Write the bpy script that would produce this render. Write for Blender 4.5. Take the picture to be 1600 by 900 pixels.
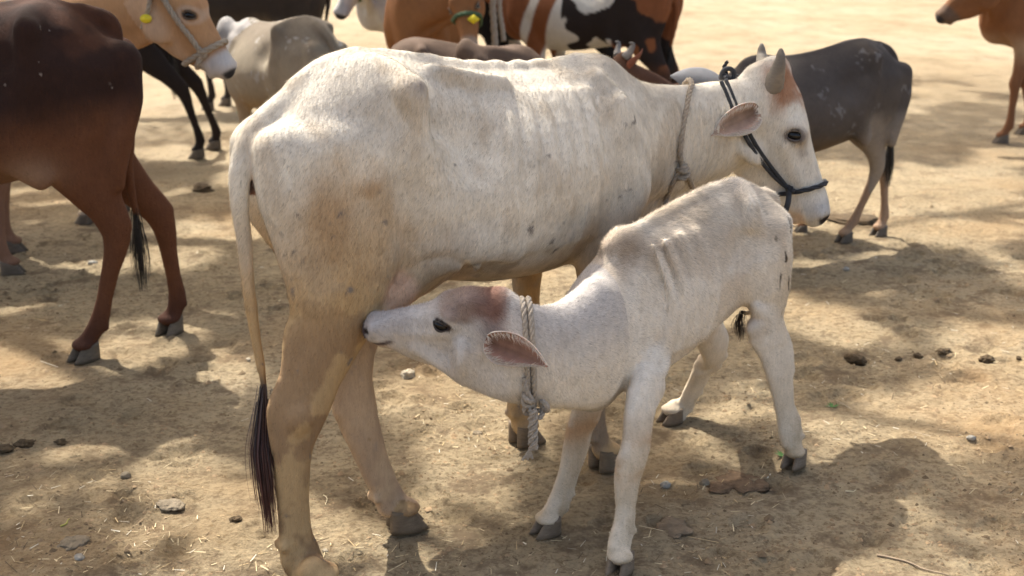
import bpy, math, random
import numpy as np
from math import radians as rad, pi
from mathutils import Vector, Matrix

sc = bpy.context.scene
for o in list(bpy.data.objects):
    bpy.data.objects.remove(o)

# ------------------------------------------------------------------ camera
CH, PITCH, FPX = 1.65, rad(16.4), 2000.0
cam_d = bpy.data.cameras.new("camera")
cam_d.sensor_width = 36.0
cam_d.lens = FPX / 1600.0 * 36.0
cam_d.clip_start = 0.05
cam_d.clip_end = 1500
cam_d.dof.use_dof = True
cam_d.dof.focus_distance = 3.45
cam_d.dof.aperture_fstop = 3.6
cam = bpy.data.objects.new("camera", cam_d)
sc.collection.objects.link(cam)
cam.location = (0, 0, CH)
cam.rotation_euler = (pi / 2 - PITCH, 0, 0)
sc.camera = cam

# ------------------------------------------------------------------ sky and sun
SUN_EL = rad(56)
SUN_DIR = np.array([-0.57, 0.82]); SUN_DIR = SUN_DIR / np.linalg.norm(SUN_DIR)
w = bpy.data.worlds.new("World"); sc.world = w; w.use_nodes = True
nt = w.node_tree; nt.nodes.clear()
sky = nt.nodes.new("ShaderNodeTexSky"); sky.sky_type = 'NISHITA'; sky.sun_disc = False
sky.sun_elevation = SUN_EL
sky.sun_rotation = math.atan2(SUN_DIR[0], SUN_DIR[1])
sky.air_density = 0.7; sky.dust_density = 5.0; sky.ozone_density = 0.3
bgn = nt.nodes.new("ShaderNodeBackground"); bgn.inputs['Strength'].default_value = 0.15
wo = nt.nodes.new("ShaderNodeOutputWorld")
tint = nt.nodes.new("ShaderNodeMix"); tint.data_type = 'RGBA'; tint.blend_type = 'MULTIPLY'; tint.inputs[0].default_value = 1.0
tint.inputs[7].default_value = (1.0, 0.945, 0.84, 1)      # warm tint multiplied into the sky light, in place of white balance
nt.links.new(sky.outputs[0], tint.inputs[6]); nt.links.new(tint.outputs[2], bgn.inputs[0]); nt.links.new(bgn.outputs[0], wo.inputs[0])
sd = bpy.data.lights.new("sun", 'SUN'); sd.energy = 3.1; sd.angle = rad(0.8); sd.color = (1.0, 0.955, 0.88)
sun = bpy.data.objects.new("sun", sd); sc.collection.objects.link(sun)
ld = Vector((SUN_DIR[0] * math.cos(SUN_EL), SUN_DIR[1] * math.cos(SUN_EL), math.sin(SUN_EL)))
sun.rotation_euler = ld.to_track_quat('Z', 'Y').to_euler()
sun.location = (0, 0, 20)
sc.view_settings.view_transform = 'Standard'
sc.view_settings.look = 'None'
sc.view_settings.exposure = 1.6
sc.view_settings.gamma = 1
sc.view_settings.use_curve_mapping = False
sc.render.engine = 'CYCLES'

# ------------------------------------------------------------------ numpy helpers
rng = np.random.default_rng(7)
_lat = np.random.default_rng(11).random((64, 64, 64), dtype=np.float32)

def vnoise(p, f=1.0, seed=0.0):
    """smooth value noise in 0..1 at points p (n,3)"""
    q = np.asarray(p, np.float32) * f + np.float32(seed * 13.37 + 100.0)
    i = np.floor(q).astype(np.int32); t = q - i; t = t * t * (3 - 2 * t); i &= 63; j = (i + 1) & 63
    x0, y0, z0 = i[..., 0], i[..., 1], i[..., 2]; x1, y1, z1 = j[..., 0], j[..., 1], j[..., 2]
    tx, ty, tz = t[..., 0], t[..., 1], t[..., 2]
    a = _lat[x0, y0, z0] * (1 - tx) + _lat[x1, y0, z0] * tx
    b = _lat[x0, y1, z0] * (1 - tx) + _lat[x1, y1, z0] * tx
    c = _lat[x0, y0, z1] * (1 - tx) + _lat[x1, y0, z1] * tx
    d = _lat[x0, y1, z1] * (1 - tx) + _lat[x1, y1, z1] * tx
    return (a * (1 - ty) + b * ty) * (1 - tz) + (c * (1 - ty) + d * ty) * tz

def fbm(p, f=1.0, n=4, seed=0.0):
    s = 0; a = 1.0; t = 0
    for k in range(n):
        s = s + a * vnoise(p, f * 2.03 ** k, seed + k * 3.1); t += a; a *= 0.5
    return s / t

def sstep(a, b, x):
    t = np.clip((x - a) / (b - a), 0, 1); return t * t * (3 - 2 * t)

def mixc(c, col, m):
    m = np.clip(m, 0, 1)[:, None]
    return c * (1 - m) + np.array(col, np.float32) * m

def nrm(v):
    v = np.asarray(v, float); return v / (np.linalg.norm(v) + 1e-12)

_F = np.array([0, math.cos(PITCH), -math.sin(PITCH)]); _U = np.array([0, math.sin(PITCH), math.cos(PITCH)])
def ray(px, py): return _F + np.array([(px - 800) / FPX, 0, 0]) - (py - 450) / FPX * _U
def gnd(px, py, z=0.0):
    r = ray(px, py); return np.array([0, 0, CH]) + (CH - z) / -r[2] * r
def atY(px, py, Y):
    r = ray(px, py); return np.array([0, 0, CH]) + Y / r[1] * r

class Frame:
    """local frame of an animal: x forward, y to its left, z up, origin on the ground"""
    def __init__(s, heading, origin):
        t = rad(heading); s.h = t
        s.e = np.array([math.cos(t), math.sin(t), 0]); s.n = np.array([-math.sin(t), math.cos(t), 0])
        s.o = np.array([origin[0], origin[1], 0.0])
    def loc(s, P):
        d = np.asarray(P) - s.o; return np.array([d @ s.e, d @ s.n, d[2]])
    def dirl(s, D):
        D = np.asarray(D, float); return np.array([D @ s.e, D @ s.n, D[2]])
    def px(s, px, py, off=0.0):
        r = ray(px, py); C = np.array([0, 0, CH]); t = (s.o @ s.n + off - C @ s.n) / (r @ s.n)
        return s.loc(C + t * r)
    def foot(s, px, py): return s.loc(gnd(px, py))

# ------------------------------------------------------------------ implicit body
class Body:
    def __init__(s, lo, hi, h):
        s.lo = np.array(lo, float); s.h = h
        s.n = np.ceil((np.array(hi) - s.lo) / h).astype(int) + 1
        s.F = np.full(s.n, 0.5, np.float32)
    def box(s, lo, hi):
        a = np.clip(np.floor((np.asarray(lo) - s.lo) / s.h).astype(int), 0, s.n)
        b = np.clip(np.ceil((np.asarray(hi) - s.lo) / s.h).astype(int) + 1, 0, s.n)
        if np.any(b <= a): return None, None
        ax = [(s.lo[i] + np.arange(a[i], b[i]) * s.h).astype(np.float32) for i in range(3)]
        return (slice(a[0], b[0]), slice(a[1], b[1]), slice(a[2], b[2])), np.meshgrid(*ax, indexing='ij', sparse=True)
    def mix(s, sl, d, k, sub=False):
        A = s.F[sl]
        if sub:
            h = np.maximum(k - np.abs(A + d), 0) / k if k > 0 else 0
            s.F[sl] = np.maximum(A, -d) + (h * h * k / 4 if k > 0 else 0)
        else:
            h = np.maximum(k - np.abs(A - d), 0) / k if k > 0 else 0
            s.F[sl] = np.minimum(A, d) - (h * h * k / 4 if k > 0 else 0)
    def chain(s, pts, k=0.02, ax=(0, 1, 0), smooth=True, sub=False, step=0.02):
        """pts: (x,y,z, ru, rv) ru along ax, rv across. A smooth tapering limb."""
        P = np.array([(p[0], p[1], p[2], p[3], p[4] if len(p) > 4 else p[3]) for p in pts], float)
        if smooth and len(P) > 2: P = catmull(P, step)
        m = k + 0.03
        rm = P[:, 3:5].max() + m
        sl, (X, Y, Z) = s.box(P[:, :3].min(0) - rm, P[:, :3].max(0) + rm)
        if sl is None: return
        D = np.full(s.F[sl].shape, 0.5, np.float32)
        o0 = np.array([q.start for q in sl])
        for i in range(len(P) - 1):
            a, b = P[i], P[i + 1]; t = b[:3] - a[:3]; L = np.linalg.norm(t)
            if L < 1e-6: continue
            t /= L; u = np.cross([0, 0, 1.0], t) if ax is None else np.array(ax, float); u = u - (u @ t) * t; u = nrm(u); v = np.cross(t, u)
            r = max(a[3], a[4], b[3], b[4]) + m
            s2, g = s.box(np.minimum(a[:3], b[:3]) - r, np.maximum(a[:3], b[:3]) + r)
            if s2 is None: continue
            sub2 = tuple(slice(q.start - o0[j], q.stop - o0[j]) for j, q in enumerate(s2))
            x, y, z = g[0] - np.float32(a[0]), g[1] - np.float32(a[1]), g[2] - np.float32(a[2])
            qt = x * t[0] + y * t[1] + z * t[2]; qu = x * u[0] + y * u[1] + z * u[2]; qv = x * v[0] + y * v[1] + z * v[2]
            c = np.clip(qt / L, 0, 1); wv = qt - c * L
            ru = a[3] + (b[3] - a[3]) * c; rv = a[4] + (b[4] - a[4]) * c; rw = np.minimum(ru, rv)
            K = np.sqrt((qu / ru) ** 2 + (qv / rv) ** 2 + (wv / rw) ** 2) + 1e-6
            R = np.sqrt(qu * qu + qv * qv + wv * wv)
            d = (R * (1 - 1 / K)).astype(np.float32)
            d = np.where(K < 0.02, -rw, d)
            D[sub2] = np.minimum(D[sub2], d)
        s.mix(sl, D, k, sub)
    def ell(s, c, r, k=0.02, R=None, sub=False):
        c = np.array(c, float); r = np.array(r, float); m = r.max() + k + 0.02
        sl, g = s.box(c - m, c + m)
        if sl is None: return
        x, y, z = g[0] - c[0], g[1] - c[1], g[2] - c[2]
        if R is None: q = (x, y, z)
        else: q = [x * R[0][j] + y * R[1][j] + z * R[2][j] for j in range(3)]
        K = np.sqrt((q[0] / r[0]) ** 2 + (q[1] / r[1]) ** 2 + (q[2] / r[2]) ** 2) + 1e-6
        d = np.sqrt(x * x + y * y + z * z) * (1 - 1 / K)
        d = np.where(K < 0.02, -r.min(), d).astype(np.float32)
        s.mix(sl, d, k, sub)
    def slab(s, T, k=0.03, O=(0, 0, 0), R=None, sc_=1.0):
        """T rows: x, top, bottom, half-width, z of widest, power top, power bottom, y centre. in frame (O,R)."""
        T = np.array(T, float)
        O = np.array(O, float); Rm = np.eye(3) if R is None else np.array(R, float)
        co = []
        for i in (0, -1):
            for yy in (-T[:, 3].max(), T[:, 3].max()):
                for zz in (T[:, 1].max(), T[:, 2].min()):
                    co.append(O + Rm @ (np.array([T[i, 0], yy, zz]) * sc_))
        co = np.array(co); m = 0.05 + k
        sl, g = s.box(co.min(0) - m, co.max(0) + m)
        x, y, z = g[0] - O[0], g[1] - O[1], g[2] - O[2]
        if R is None and sc_ == 1.0: X, Y, Z = np.broadcast_arrays(x, y, z)
        else:
            X = (x * Rm[0, 0] + y * Rm[1, 0] + z * Rm[2, 0]) / sc_; Y = (x * Rm[0, 1] + y * Rm[1, 1] + z * Rm[2, 1]) / sc_
            Z = (x * Rm[0, 2] + y * Rm[1, 2] + z * Rm[2, 2]) / sc_
        tx = np.linspace(T[0, 0], T[-1, 0], 300)
        cols = [crinterp(tx, T[:, 0], T[:, j]) for j in range(1, 8)]
        gi = np.clip((X - T[0, 0]) / (T[-1, 0] - T[0, 0]), 0, 1) * 299
        i0 = np.minimum(gi.astype(np.int32), 298); ft = (gi - i0).astype(np.float32)
        top, bot, w_, zc, pt, pb, yc = [(c[i0] * (1 - ft) + c[i0 + 1] * ft).astype(np.float32) for c in cols]
        out = np.maximum(np.maximum(T[0, 0] - X, X - T[-1, 0]), 0)
        yy = np.abs(Y - yc) / w_; up = Z > zc
        zz = np.where(up, (Z - zc) / np.maximum(top - zc, 1e-3), (zc - Z) / np.maximum(zc - bot, 1e-3))
        pw = np.where(up, pt, pb)
        K = (yy ** pw + np.maximum(zz, 0) ** pw) ** (1 / pw) + 1e-5
        rr = np.sqrt((Y - yc) ** 2 + (Z - zc) ** 2)
        d = rr * (1 - 1 / K)
        d = np.where(K < 0.05, -np.minimum(w_, (top - bot) / 2), d)
        d = np.where(out > 0, np.sqrt(np.maximum(d, 0) ** 2 + out ** 2), d)
        s.mix(sl, (d * sc_).astype(np.float32), k)
    def sample(s, p):
        q = (np.asarray(p, float) - s.lo) / s.h; q = np.clip(q, 0, s.n - 1.001); i = q.astype(int); t = q - i
        v = 0
        for a in (0, 1):
            for b in (0, 1):
                for c in (0, 1):
                    wgt = (t[..., 0] if a else 1 - t[..., 0]) * (t[..., 1] if b else 1 - t[..., 1]) * (t[..., 2] if c else 1 - t[..., 2])
                    v = v + wgt * s.F[i[..., 0] + a, i[..., 1] + b, i[..., 2] + c]
        return v
    def blur(s, n=1):
        for _ in range(n):
            for a in range(3):
                F = s.F; G = F.copy(); sl = [slice(None)] * 3; l = list(sl); r = list(sl); l[a] = slice(0, -2); r[a] = slice(2, None); m = list(sl); m[a] = slice(1, -1)
                G[tuple(m)] = F[tuple(m)] * 0.5 + 0.25 * (F[tuple(l)] + F[tuple(r)]); s.F = G
    def mesh(s):
        F = s.F; S = F < 0
        c = S[:-1, :-1, :-1].astype(np.int8)
        for a in (0, 1):
            for b in (0, 1):
                for d in (0, 1):
                    if a + b + d: c = c + S[a:S.shape[0] - 1 + a, b:S.shape[1] - 1 + b, d:S.shape[2] - 1 + d]
        act = (c > 0) & (c < 8)
        I = np.argwhere(act); vid = np.full(act.shape, -1, np.int32); vid[act] = np.arange(len(I))
        pos = np.zeros((len(I), 3)); cnt = np.zeros(len(I))
        cor = [(a, b, d) for a in (0, 1) for b in (0, 1) for d in (0, 1)]
        for i, p in enumerate(cor):
            for q in cor[i + 1:]:
                if sum(abs(p[j] - q[j]) for j in range(3)) != 1: continue
                fa = F[I[:, 0] + p[0], I[:, 1] + p[1], I[:, 2] + p[2]]; fb = F[I[:, 0] + q[0], I[:, 1] + q[1], I[:, 2] + q[2]]
                m = (fa < 0) != (fb < 0); t = fa / np.where(m, fa - fb, 1)
                pp = np.array(p)[None] + t[:, None] * (np.array(q) - np.array(p))[None]
                pos[m] += pp[m]; cnt[m] += 1
        V = (I + pos / cnt[:, None]) * s.h + s.lo
        faces = []
        for a in range(3):
            sl0 = [slice(None)] * 3; sl1 = [slice(None)] * 3; sl0[a] = slice(0, -1); sl1[a] = slice(1, None)
            A = S[tuple(sl0)]; B = S[tuple(sl1)]; E = np.argwhere(A != B)
            b, d = (a + 1) % 3, (a + 2) % 3
            ok = (E[:, b] > 0) & (E[:, d] > 0) & (E[:, b] < S.shape[b] - 1) & (E[:, d] < S.shape[d] - 1)
            E = E[ok]; ins = A[tuple(E.T)]
            def at(db, dd):
                e = E.copy(); e[:, b] -= db; e[:, d] -= dd; return vid[tuple(e.T)]
            q = np.stack([at(1, 1), at(0, 1), at(0, 0), at(1, 0)], 1)
            q = np.where(ins[:, None], q, q[:, ::-1]); faces.append(q)
        Q = np.concatenate(faces); Q = Q[(Q >= 0).all(1)]
        # light smoothing
        for lam in (0.5, -0.45, 0.5, -0.45):
            acc = np.zeros_like(V); n = np.zeros(len(V))
            for i in range(4):
                for j in ((i + 1) % 4,):
                    np.add.at(acc, Q[:, i], V[Q[:, j]]); np.add.at(n, Q[:, i], 1)
                    np.add.at(acc, Q[:, j], V[Q[:, i]]); np.add.at(n, Q[:, j], 1)
            V = V + lam * (acc / np.maximum(n, 1)[:, None] - V)
        return V, Q

def crinterp(x, xs, ys):
    """monotone-ish cubic (Catmull-Rom slopes) interpolation"""
    n = len(xs); m = np.zeros(n)
    d = np.diff(ys) / np.diff(xs)
    m[1:-1] = (d[:-1] * np.diff(xs)[1:] + d[1:] * np.diff(xs)[:-1]) / (xs[2:] - xs[:-2]); m[0] = d[0]; m[-1] = d[-1]
    i = np.clip(np.searchsorted(xs, x) - 1, 0, n - 2); h = xs[i + 1] - xs[i]; t = (x - xs[i]) / h
    return (2 * t**3 - 3 * t**2 + 1) * ys[i] + (t**3 - 2 * t**2 + t) * h * m[i] + (-2 * t**3 + 3 * t**2) * ys[i + 1] + (t**3 - t**2) * h * m[i + 1]

def catmull(P, step):
    P = np.asarray(P, float); Q = np.vstack([2 * P[0] - P[1], P, 2 * P[-1] - P[-2]]); out = [P[0]]
    for i in range(1, len(Q) - 2):
        p0, p1, p2, p3 = Q[i - 1:i + 3]; n = max(1, int(np.linalg.norm((p2 - p1)[:3]) / step))
        for k in range(1, n + 1):
            t = k / n
            v = 0.5 * (2 * p1 + (p2 - p0) * t + (2 * p0 - 5 * p1 + 4 * p2 - p3) * t * t + (3 * p1 - p0 - 3 * p2 + p3) * t**3)
            if P.shape[1] > 3: v[3:] = p1[3:] * (1 - t) + p2[3:] * t
            out.append(v)
    return np.array(out)

# ------------------------------------------------------------------ mesh objects
COL = sc.collection
def mesh_obj(name, V, Fc, mat=None, parent=None, smooth=True, col=None):
    me = bpy.data.meshes.new(name)
    V = np.asarray(V, np.float32)
    if isinstance(Fc, np.ndarray):
        k = Fc.shape[1]; me.vertices.add(len(V)); me.vertices.foreach_set('co', V.ravel())
        me.loops.add(Fc.size); me.loops.foreach_set('vertex_index', Fc.astype(np.int32).ravel())
        me.polygons.add(len(Fc)); me.polygons.foreach_set('loop_start', np.arange(0, Fc.size, k, dtype=np.int32))
        me.polygons.foreach_set('loop_total', np.full(len(Fc), k, np.int32))
        me.update(calc_edges=True)
    else:
        me.from_pydata(V.tolist(), [], Fc); me.update()
    if smooth: me.polygons.foreach_set('use_smooth', np.ones(len(me.polygons), bool))
    if col is not None:
        a = me.color_attributes.new('Col', 'FLOAT_COLOR', 'POINT')
        c = np.ones((len(V), 4), np.float32); c[:, :3] = col; a.data.foreach_set('color', c.ravel())
    o = bpy.data.objects.new(name, me); COL.objects.link(o)
    if mat: me.materials.append(mat)
    if parent: o.parent = parent
    return o

def thing(name, label, cat, loc=(0, 0, 0), rz=0.0, group=None):
    o = bpy.data.objects.new(name, None); COL.objects.link(o); o.location = loc; o.rotation_euler = (0, 0, rz)
    o.empty_display_size = 0.2
    o['label'] = label; o['category'] = cat
    if group: o['group'] = group
    return o
def tag(o, label, cat, group=None):
    o['label'] = label; o['category'] = cat
    if group: o['group'] = group
    return o

class MB:
    def __init__(s): s.v = []; s.f = []; s.n = 0; s.c = []
    def add(s, V, F, c=None):
        s.v.append(np.asarray(V, float)); s.f += [tuple(int(i) + s.n for i in f) for f in F]; s.n += len(V)
        s.c.append(np.tile(np.array(c if c is not None else (1, 1, 1), float), (len(V), 1)) if np.ndim(c) < 2 else np.asarray(c))
    def build(s, name, mat, parent=None, smooth=True, vc=False):
        return mesh_obj(name, np.concatenate(s.v), s.f, mat, parent, smooth, np.concatenate(s.c) if vc else None)

def tube(P, R, n=8, flat=1.0, cap=True, ref=(0, 0, 1)):
    P = np.asarray(P, float); m = len(P); R = np.full(m, R) if np.isscalar(R) else np.asarray(R)
    T = np.gradient(P, axis=0); T /= np.linalg.norm(T, axis=1)[:, None] + 1e-12
    u = np.array(ref, float)
    if abs(u @ T[0]) > 0.95: u = np.array([1.0, 0, 0])
    V = []
    for i in range(m):
        u = nrm(u - (u @ T[i]) * T[i]); v = np.cross(T[i], u)
        for k in range(n):
            a = 2 * pi * k / n; V.append(P[i] + R[i] * (math.cos(a) * u + math.sin(a) * v * flat))
    F = [(i * n + k, i * n + (k + 1) % n, (i + 1) * n + (k + 1) % n, (i + 1) * n + k) for i in range(m - 1) for k in range(n)]
    if cap: F += [tuple(range(n))[::-1], tuple((m - 1) * n + k for k in range(n))]
    return np.array(V), F

def resample(P, step, closed=False):
    P = np.asarray(P, float)
    if closed: P = np.vstack([P, P[:1]])
    d = np.r_[0, np.cumsum(np.linalg.norm(np.diff(P, axis=0), axis=1))]; n = max(3, int(d[-1] / step) + 1)
    t = np.linspace(0, d[-1], n); return np.stack([np.interp(t, d, P[:, j]) for j in range(3)], 1)

def rope(mb, P, r, c=(1, 1, 1), strands=3, pitch=7.0):
    """twisted rope along P"""
    P = resample(P, r * 0.55); T = np.gradient(P, axis=0); T /= np.linalg.norm(T, axis=1)[:, None] + 1e-12
    s = np.r_[0, np.cumsum(np.linalg.norm(np.diff(P, axis=0), axis=1))]
    u = np.array([0.3, 0.2, 1.0]); U = []
    for i in range(len(P)): u = nrm(u - (u @ T[i]) * T[i]); U.append(u)
    U = np.array(U); W = np.cross(T, U)
    for k in range(strands):
        a = 2 * pi * (s / (pitch * r) + k / strands)
        Q = P + 0.5 * r * (np.cos(a)[:, None] * U + np.sin(a)[:, None] * W)
        V, F = tube(Q, r * 0.58, 6); mb.add(V, F, c)

# ------------------------------------------------------------------ materials
def mat(name, color=(0.5, 0.5, 0.5), rough=0.8, attr=False, bump=0.0, bscale=80.0, var=0.0, vscale=30.0, spec=0.3, sheen=0.0, stretch=None, sss=0.0, coatw=0.0):
    m = bpy.data.materials.new(name); m.use_nodes = True; t = m.node_tree; N = t.nodes; b = N['Principled BSDF']
    b.inputs['Roughness'].default_value = rough; b.inputs['Specular IOR Level'].default_value = spec
    b.inputs['Sheen Weight'].default_value = sheen
    b.inputs['Coat Weight'].default_value = coatw
    if sss: b.inputs['Subsurface Weight'].default_value = sss; b.inputs['Subsurface Scale'].default_value = 0.01
    tc = N.new('ShaderNodeTexCoord'); mp = N.new('ShaderNodeMapping'); t.links.new(tc.outputs['Object'], mp.inputs[0])
    if stretch: mp.inputs['Scale'].default_value = stretch
    if attr: a = N.new('ShaderNodeAttribute'); a.attribute_name = 'Col'; src = a.outputs['Color']
    else: a = N.new('ShaderNodeRGB'); a.outputs[0].default_value = (*color, 1); src = a.outputs[0]
    if var:
        n = N.new('ShaderNodeTexNoise'); n.inputs['Scale'].default_value = vscale; n.inputs['Detail'].default_value = 5; n.inputs['Roughness'].default_value = 0.65
        t.links.new(mp.outputs[0], n.inputs['Vector'])
        r = N.new('ShaderNodeMapRange'); r.inputs['From Min'].default_value = 0.3; r.inputs['From Max'].default_value = 0.7
        r.inputs['To Min'].default_value = 1 - var; r.inputs['To Max'].default_value = 1 + var
        t.links.new(n.outputs['Fac'], r.inputs['Value'])
        mx = N.new('ShaderNodeVectorMath'); mx.operation = 'SCALE'; t.links.new(src, mx.inputs[0]); t.links.new(r.outputs[0], mx.inputs['Scale']); src = mx.outputs[0]
    t.links.new(src, b.inputs['Base Color'])
    if bump:
        n = N.new('ShaderNodeTexNoise'); n.inputs['Scale'].default_value = bscale; n.inputs['Detail'].default_value = 6; n.inputs['Roughness'].default_value = 0.7
        t.links.new(mp.outputs[0], n.inputs['Vector'])
        bp = N.new('ShaderNodeBump'); bp.inputs['Strength'].default_value = bump; bp.inputs['Distance'].default_value = 0.01
        t.links.new(n.outputs['Fac'], bp.inputs['Height']); t.links.new(bp.outputs[0], b.inputs['Normal'])
    return m

M_COAT = mat('coat', attr=True, rough=0.8, bump=0.35, bscale=150, var=0.08, vscale=110, spec=0.15, stretch=(1, 1, 0.22))
M_FUR = mat('fur', attr=True, rough=0.7, spec=0.15)
M_HAIR = mat('tail_hair', attr=True, rough=0.5, spec=0.4)
M_EAR = mat('ear_skin', attr=True, rough=0.7, bump=0.2, bscale=200, var=0.08, vscale=120, sss=0.12)
M_EYE = mat('eye', (0.006, 0.005, 0.005), rough=0.16, spec=0.35)
M_HOOF = mat('hoof', attr=True, rough=0.6, bump=0.4, bscale=60, var=0.25, vscale=40, stretch=(1, 1, 4))
M_HORN = mat('horn', attr=True, rough=0.55, bump=0.35, bscale=45, var=0.15, vscale=35, stretch=(1, 1, 3))
M_ROPE = mat('rope_fibre', (0.40, 0.33, 0.25), rough=0.95, bump=0.6, bscale=500, var=0.25, vscale=160, spec=0.1)
M_ROPE2 = mat('old_rope_fibre', (0.42, 0.36, 0.29), rough=0.95, bump=0.6, bscale=500, var=0.25, vscale=160, spec=0.1)
M_HALTER = mat('black_cord', (0.035, 0.036, 0.040), rough=0.75, bump=0.5, bscale=300, var=0.3, vscale=100)
M_GREEN = mat('green_cord', (0.08, 0.13, 0.07), rough=0.8, bump=0.5, bscale=300, var=0.3, vscale=100)
M_TAG = mat('yellow_plastic', (0.75, 0.6, 0.03), rough=0.4, var=0.1, vscale=60)
M_DUNG = mat('dung', (0.10, 0.068, 0.036), rough=0.9, bump=1.0, bscale=60, var=0.4, vscale=45)
M_STONE = mat('pale_stone', (0.46, 0.39, 0.28), rough=0.9, bump=0.8, bscale=50, var=0.25, vscale=30)
M_GSTONE = mat('grey_stone', (0.28, 0.26, 0.22), rough=0.85, bump=0.5, bscale=40, var=0.2, vscale=30)
M_LEAF = mat('tree_leaf', attr=True, rough=0.5)
_t = M_LEAF.node_tree; _tr = _t.nodes.new('ShaderNodeBsdfTranslucent'); _tr.inputs[0].default_value = (.30, .36, .10, 1); _mx = _t.nodes.new('ShaderNodeMixShader'); _mx.inputs[0].default_value = .45
_t.links.new(_t.nodes['Principled BSDF'].outputs[0], _mx.inputs[1]); _t.links.new(_tr.outputs[0], _mx.inputs[2]); _t.links.new(_mx.outputs[0], _t.nodes['Material Output'].inputs[0])
M_BARK = mat('bark', (0.16, 0.12, 0.09), rough=0.95, bump=1.0, bscale=12, var=0.35, vscale=8)
M_SPROUT = mat('green_sprout', (0.09, 0.20, 0.05), rough=0.6, var=0.2)
M_BITS = mat('straw', attr=True, rough=0.8)
M_CLOD = mat('clods', attr=True, rough=0.95, bump=0.8, bscale=80, var=0.2, vscale=60)
M_CARD = mat('plastic_scrap', (0.03, 0.45, 0.12), rough=0.4)

# ------------------------------------------------------------------ cattle anatomy
#          x     top    bot    w     zc    pt   pb   yc
TORSO = [(-.170, 1.115, 1.00, .080, 1.07, 2.0, 2.0, 0),
         (-.14, 1.155, .93, .125, 1.06, 2.0, 2.0, 0),
         (-.08, 1.215, .84, .168, 1.05, 1.9, 2.0, 0),
         (.00, 1.280, .77, .190, 1.04, 1.85, 2.0, 0),
         (.09, 1.304, .73, .208, 1.05, 2.0, 2.0, 0),
         (.17, 1.300, .70, .222, 1.04, 2.15, 2.0, 0),
         (.25, 1.290, .68, .215, .98, 1.7, 2.1, 0),
         (.34, 1.275, .665, .228, .93, 1.5, 2.1, 0),
         (.45, 1.252, .645, .255, .91, 1.5, 2.1, 0),
         (.60, 1.232, .630, .262, .91, 1.6, 2.1, 0),
         (.74, 1.230, .630, .240, .92, 1.6, 2.0, 0),
         (.86, 1.240, .650, .205, .93, 1.5, 2.0, 0),
         (.97, 1.222, .690, .170, .94, 1.6, 1.9, 0),
         (1.06, 1.17, .74, .125, .95, 1.8, 1.8, 0),
         (1.12, 1.10, .82, .08, .95, 2.0, 1.8, 0)]
HEADT = [(-.035, -.06, -.13, .045, -.10, 2.2, 2.0, 0),
         (.0, -.020, -.18, .070, -.09, 2.3, 1.9, 0),
         (.05, .002, -.225, .082, -.08, 2.5, 1.8, 0),
         (.11, .010, -.275, .086, -.07, 2.6, 1.7, 0),
         (.19, .006, -.298, .084, -.065, 2.6, 1.6, 0),
         (.26, .0, -.270, .068, -.08, 2.2, 1.7, 0),
         (.33, .0, -.235, .056, -.075, 2.1, 1.8, 0),
         (.40, .0, -.180, .050, -.065, 2.1, 2.0, 0),
         (.45, .0, -.138, .055, -.060, 2.2, 2.2, 0),
         (.49, -.010, -.105, .053, -.055, 2.2, 2.2, 0),
         (.518, -.032, -.085, .034, -.057, 2.0, 2.0, 0)]

def headframe(a, left, roll=0.0):
    a = nrm(a); y = np.array(left, float); y = nrm(y - (y @ a) * a); f = np.cross(a, y)
    if roll: c, s_ = math.cos(roll), math.sin(roll); y, f = c * y + s_ * f, c * f - s_ * y
    return np.stack([a, y, f], 1)           # columns: down the face, to the left, forehead normal

def head_sdf(B, O, R, s=1.0, calf=False):
    H = lambda a, y, f: O + R @ (np.array([a, y, f]) * s)
    T = [list(r) for r in HEADT]
    if calf:
        for r in T:
            r[3] *= 1.08
            if r[0] < .42: r[2] *= 1.06
    B.slab(T, 0.035, O, R, s)
    for sd_ in (-1, 1):
        Rl = R.copy()
        B.ell(H(.185, sd_ * .068, -.040), np.array([.055, .026, .036]) * s, .035 * s, Rl.T)       # brow
        B.chain([(*H(.225, sd_ * .072, -.085), .012 * s), (*H(.29, sd_ * .058, -.085), .010 * s), (*H(.36, sd_ * .045, -.075), .008 * s)], .035 * s)      # cheek bone
        B.ell(H(.175, sd_ * .058, -.195), np.array([.095, .032, .085]) * s, .02 * s, Rl.T)      # jaw muscle
        B.ell(H(.475, sd_ * .033, -.035), np.array([.036, .022, .030]) * s, .02 * s, Rl.T)      # nostril wing
        B.ell(H(.502, sd_ * .044, -.034), np.array([.015, .014, .012]) * s, .006, Rl.T, sub=True)
        B.ell(H(.203, sd_ * .096, -.050), np.array([.023, .020, .021]) * s, .008, Rl.T, sub=True)  # eye socket
        B.chain([(*H(.500, sd_ * .052, -.082), .004 * s), (*H(.46, sd_ * .058, -.098), .005 * s), (*H(.42, sd_ * .055, -.104), .004 * s)], .006, sub=True, step=.01)
    B.ell(H(.462, 0, -.112), np.array([.040, .036, .022]) * s, .015 * s, R.T)                   # chin
    if not calf:
        for sd_ in (-1, 1): B.chain([(*H(.02, sd_ * .088, -.195), .007 * s), (*H(.09, sd_ * .085, -.295), .009 * s), (*H(.17, sd_ * .07, -.355), .009 * s)], .025 * s, sub=True)
    B.ell(H(.0, 0, -.050), np.array([.045, .055, .05]) * s, .03 * s, R.T)                       # poll
    if calf: B.ell(H(.10, 0, -.03), np.array([.09, .075, .05]) * s, .04 * s, R.T)
    return H

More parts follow.
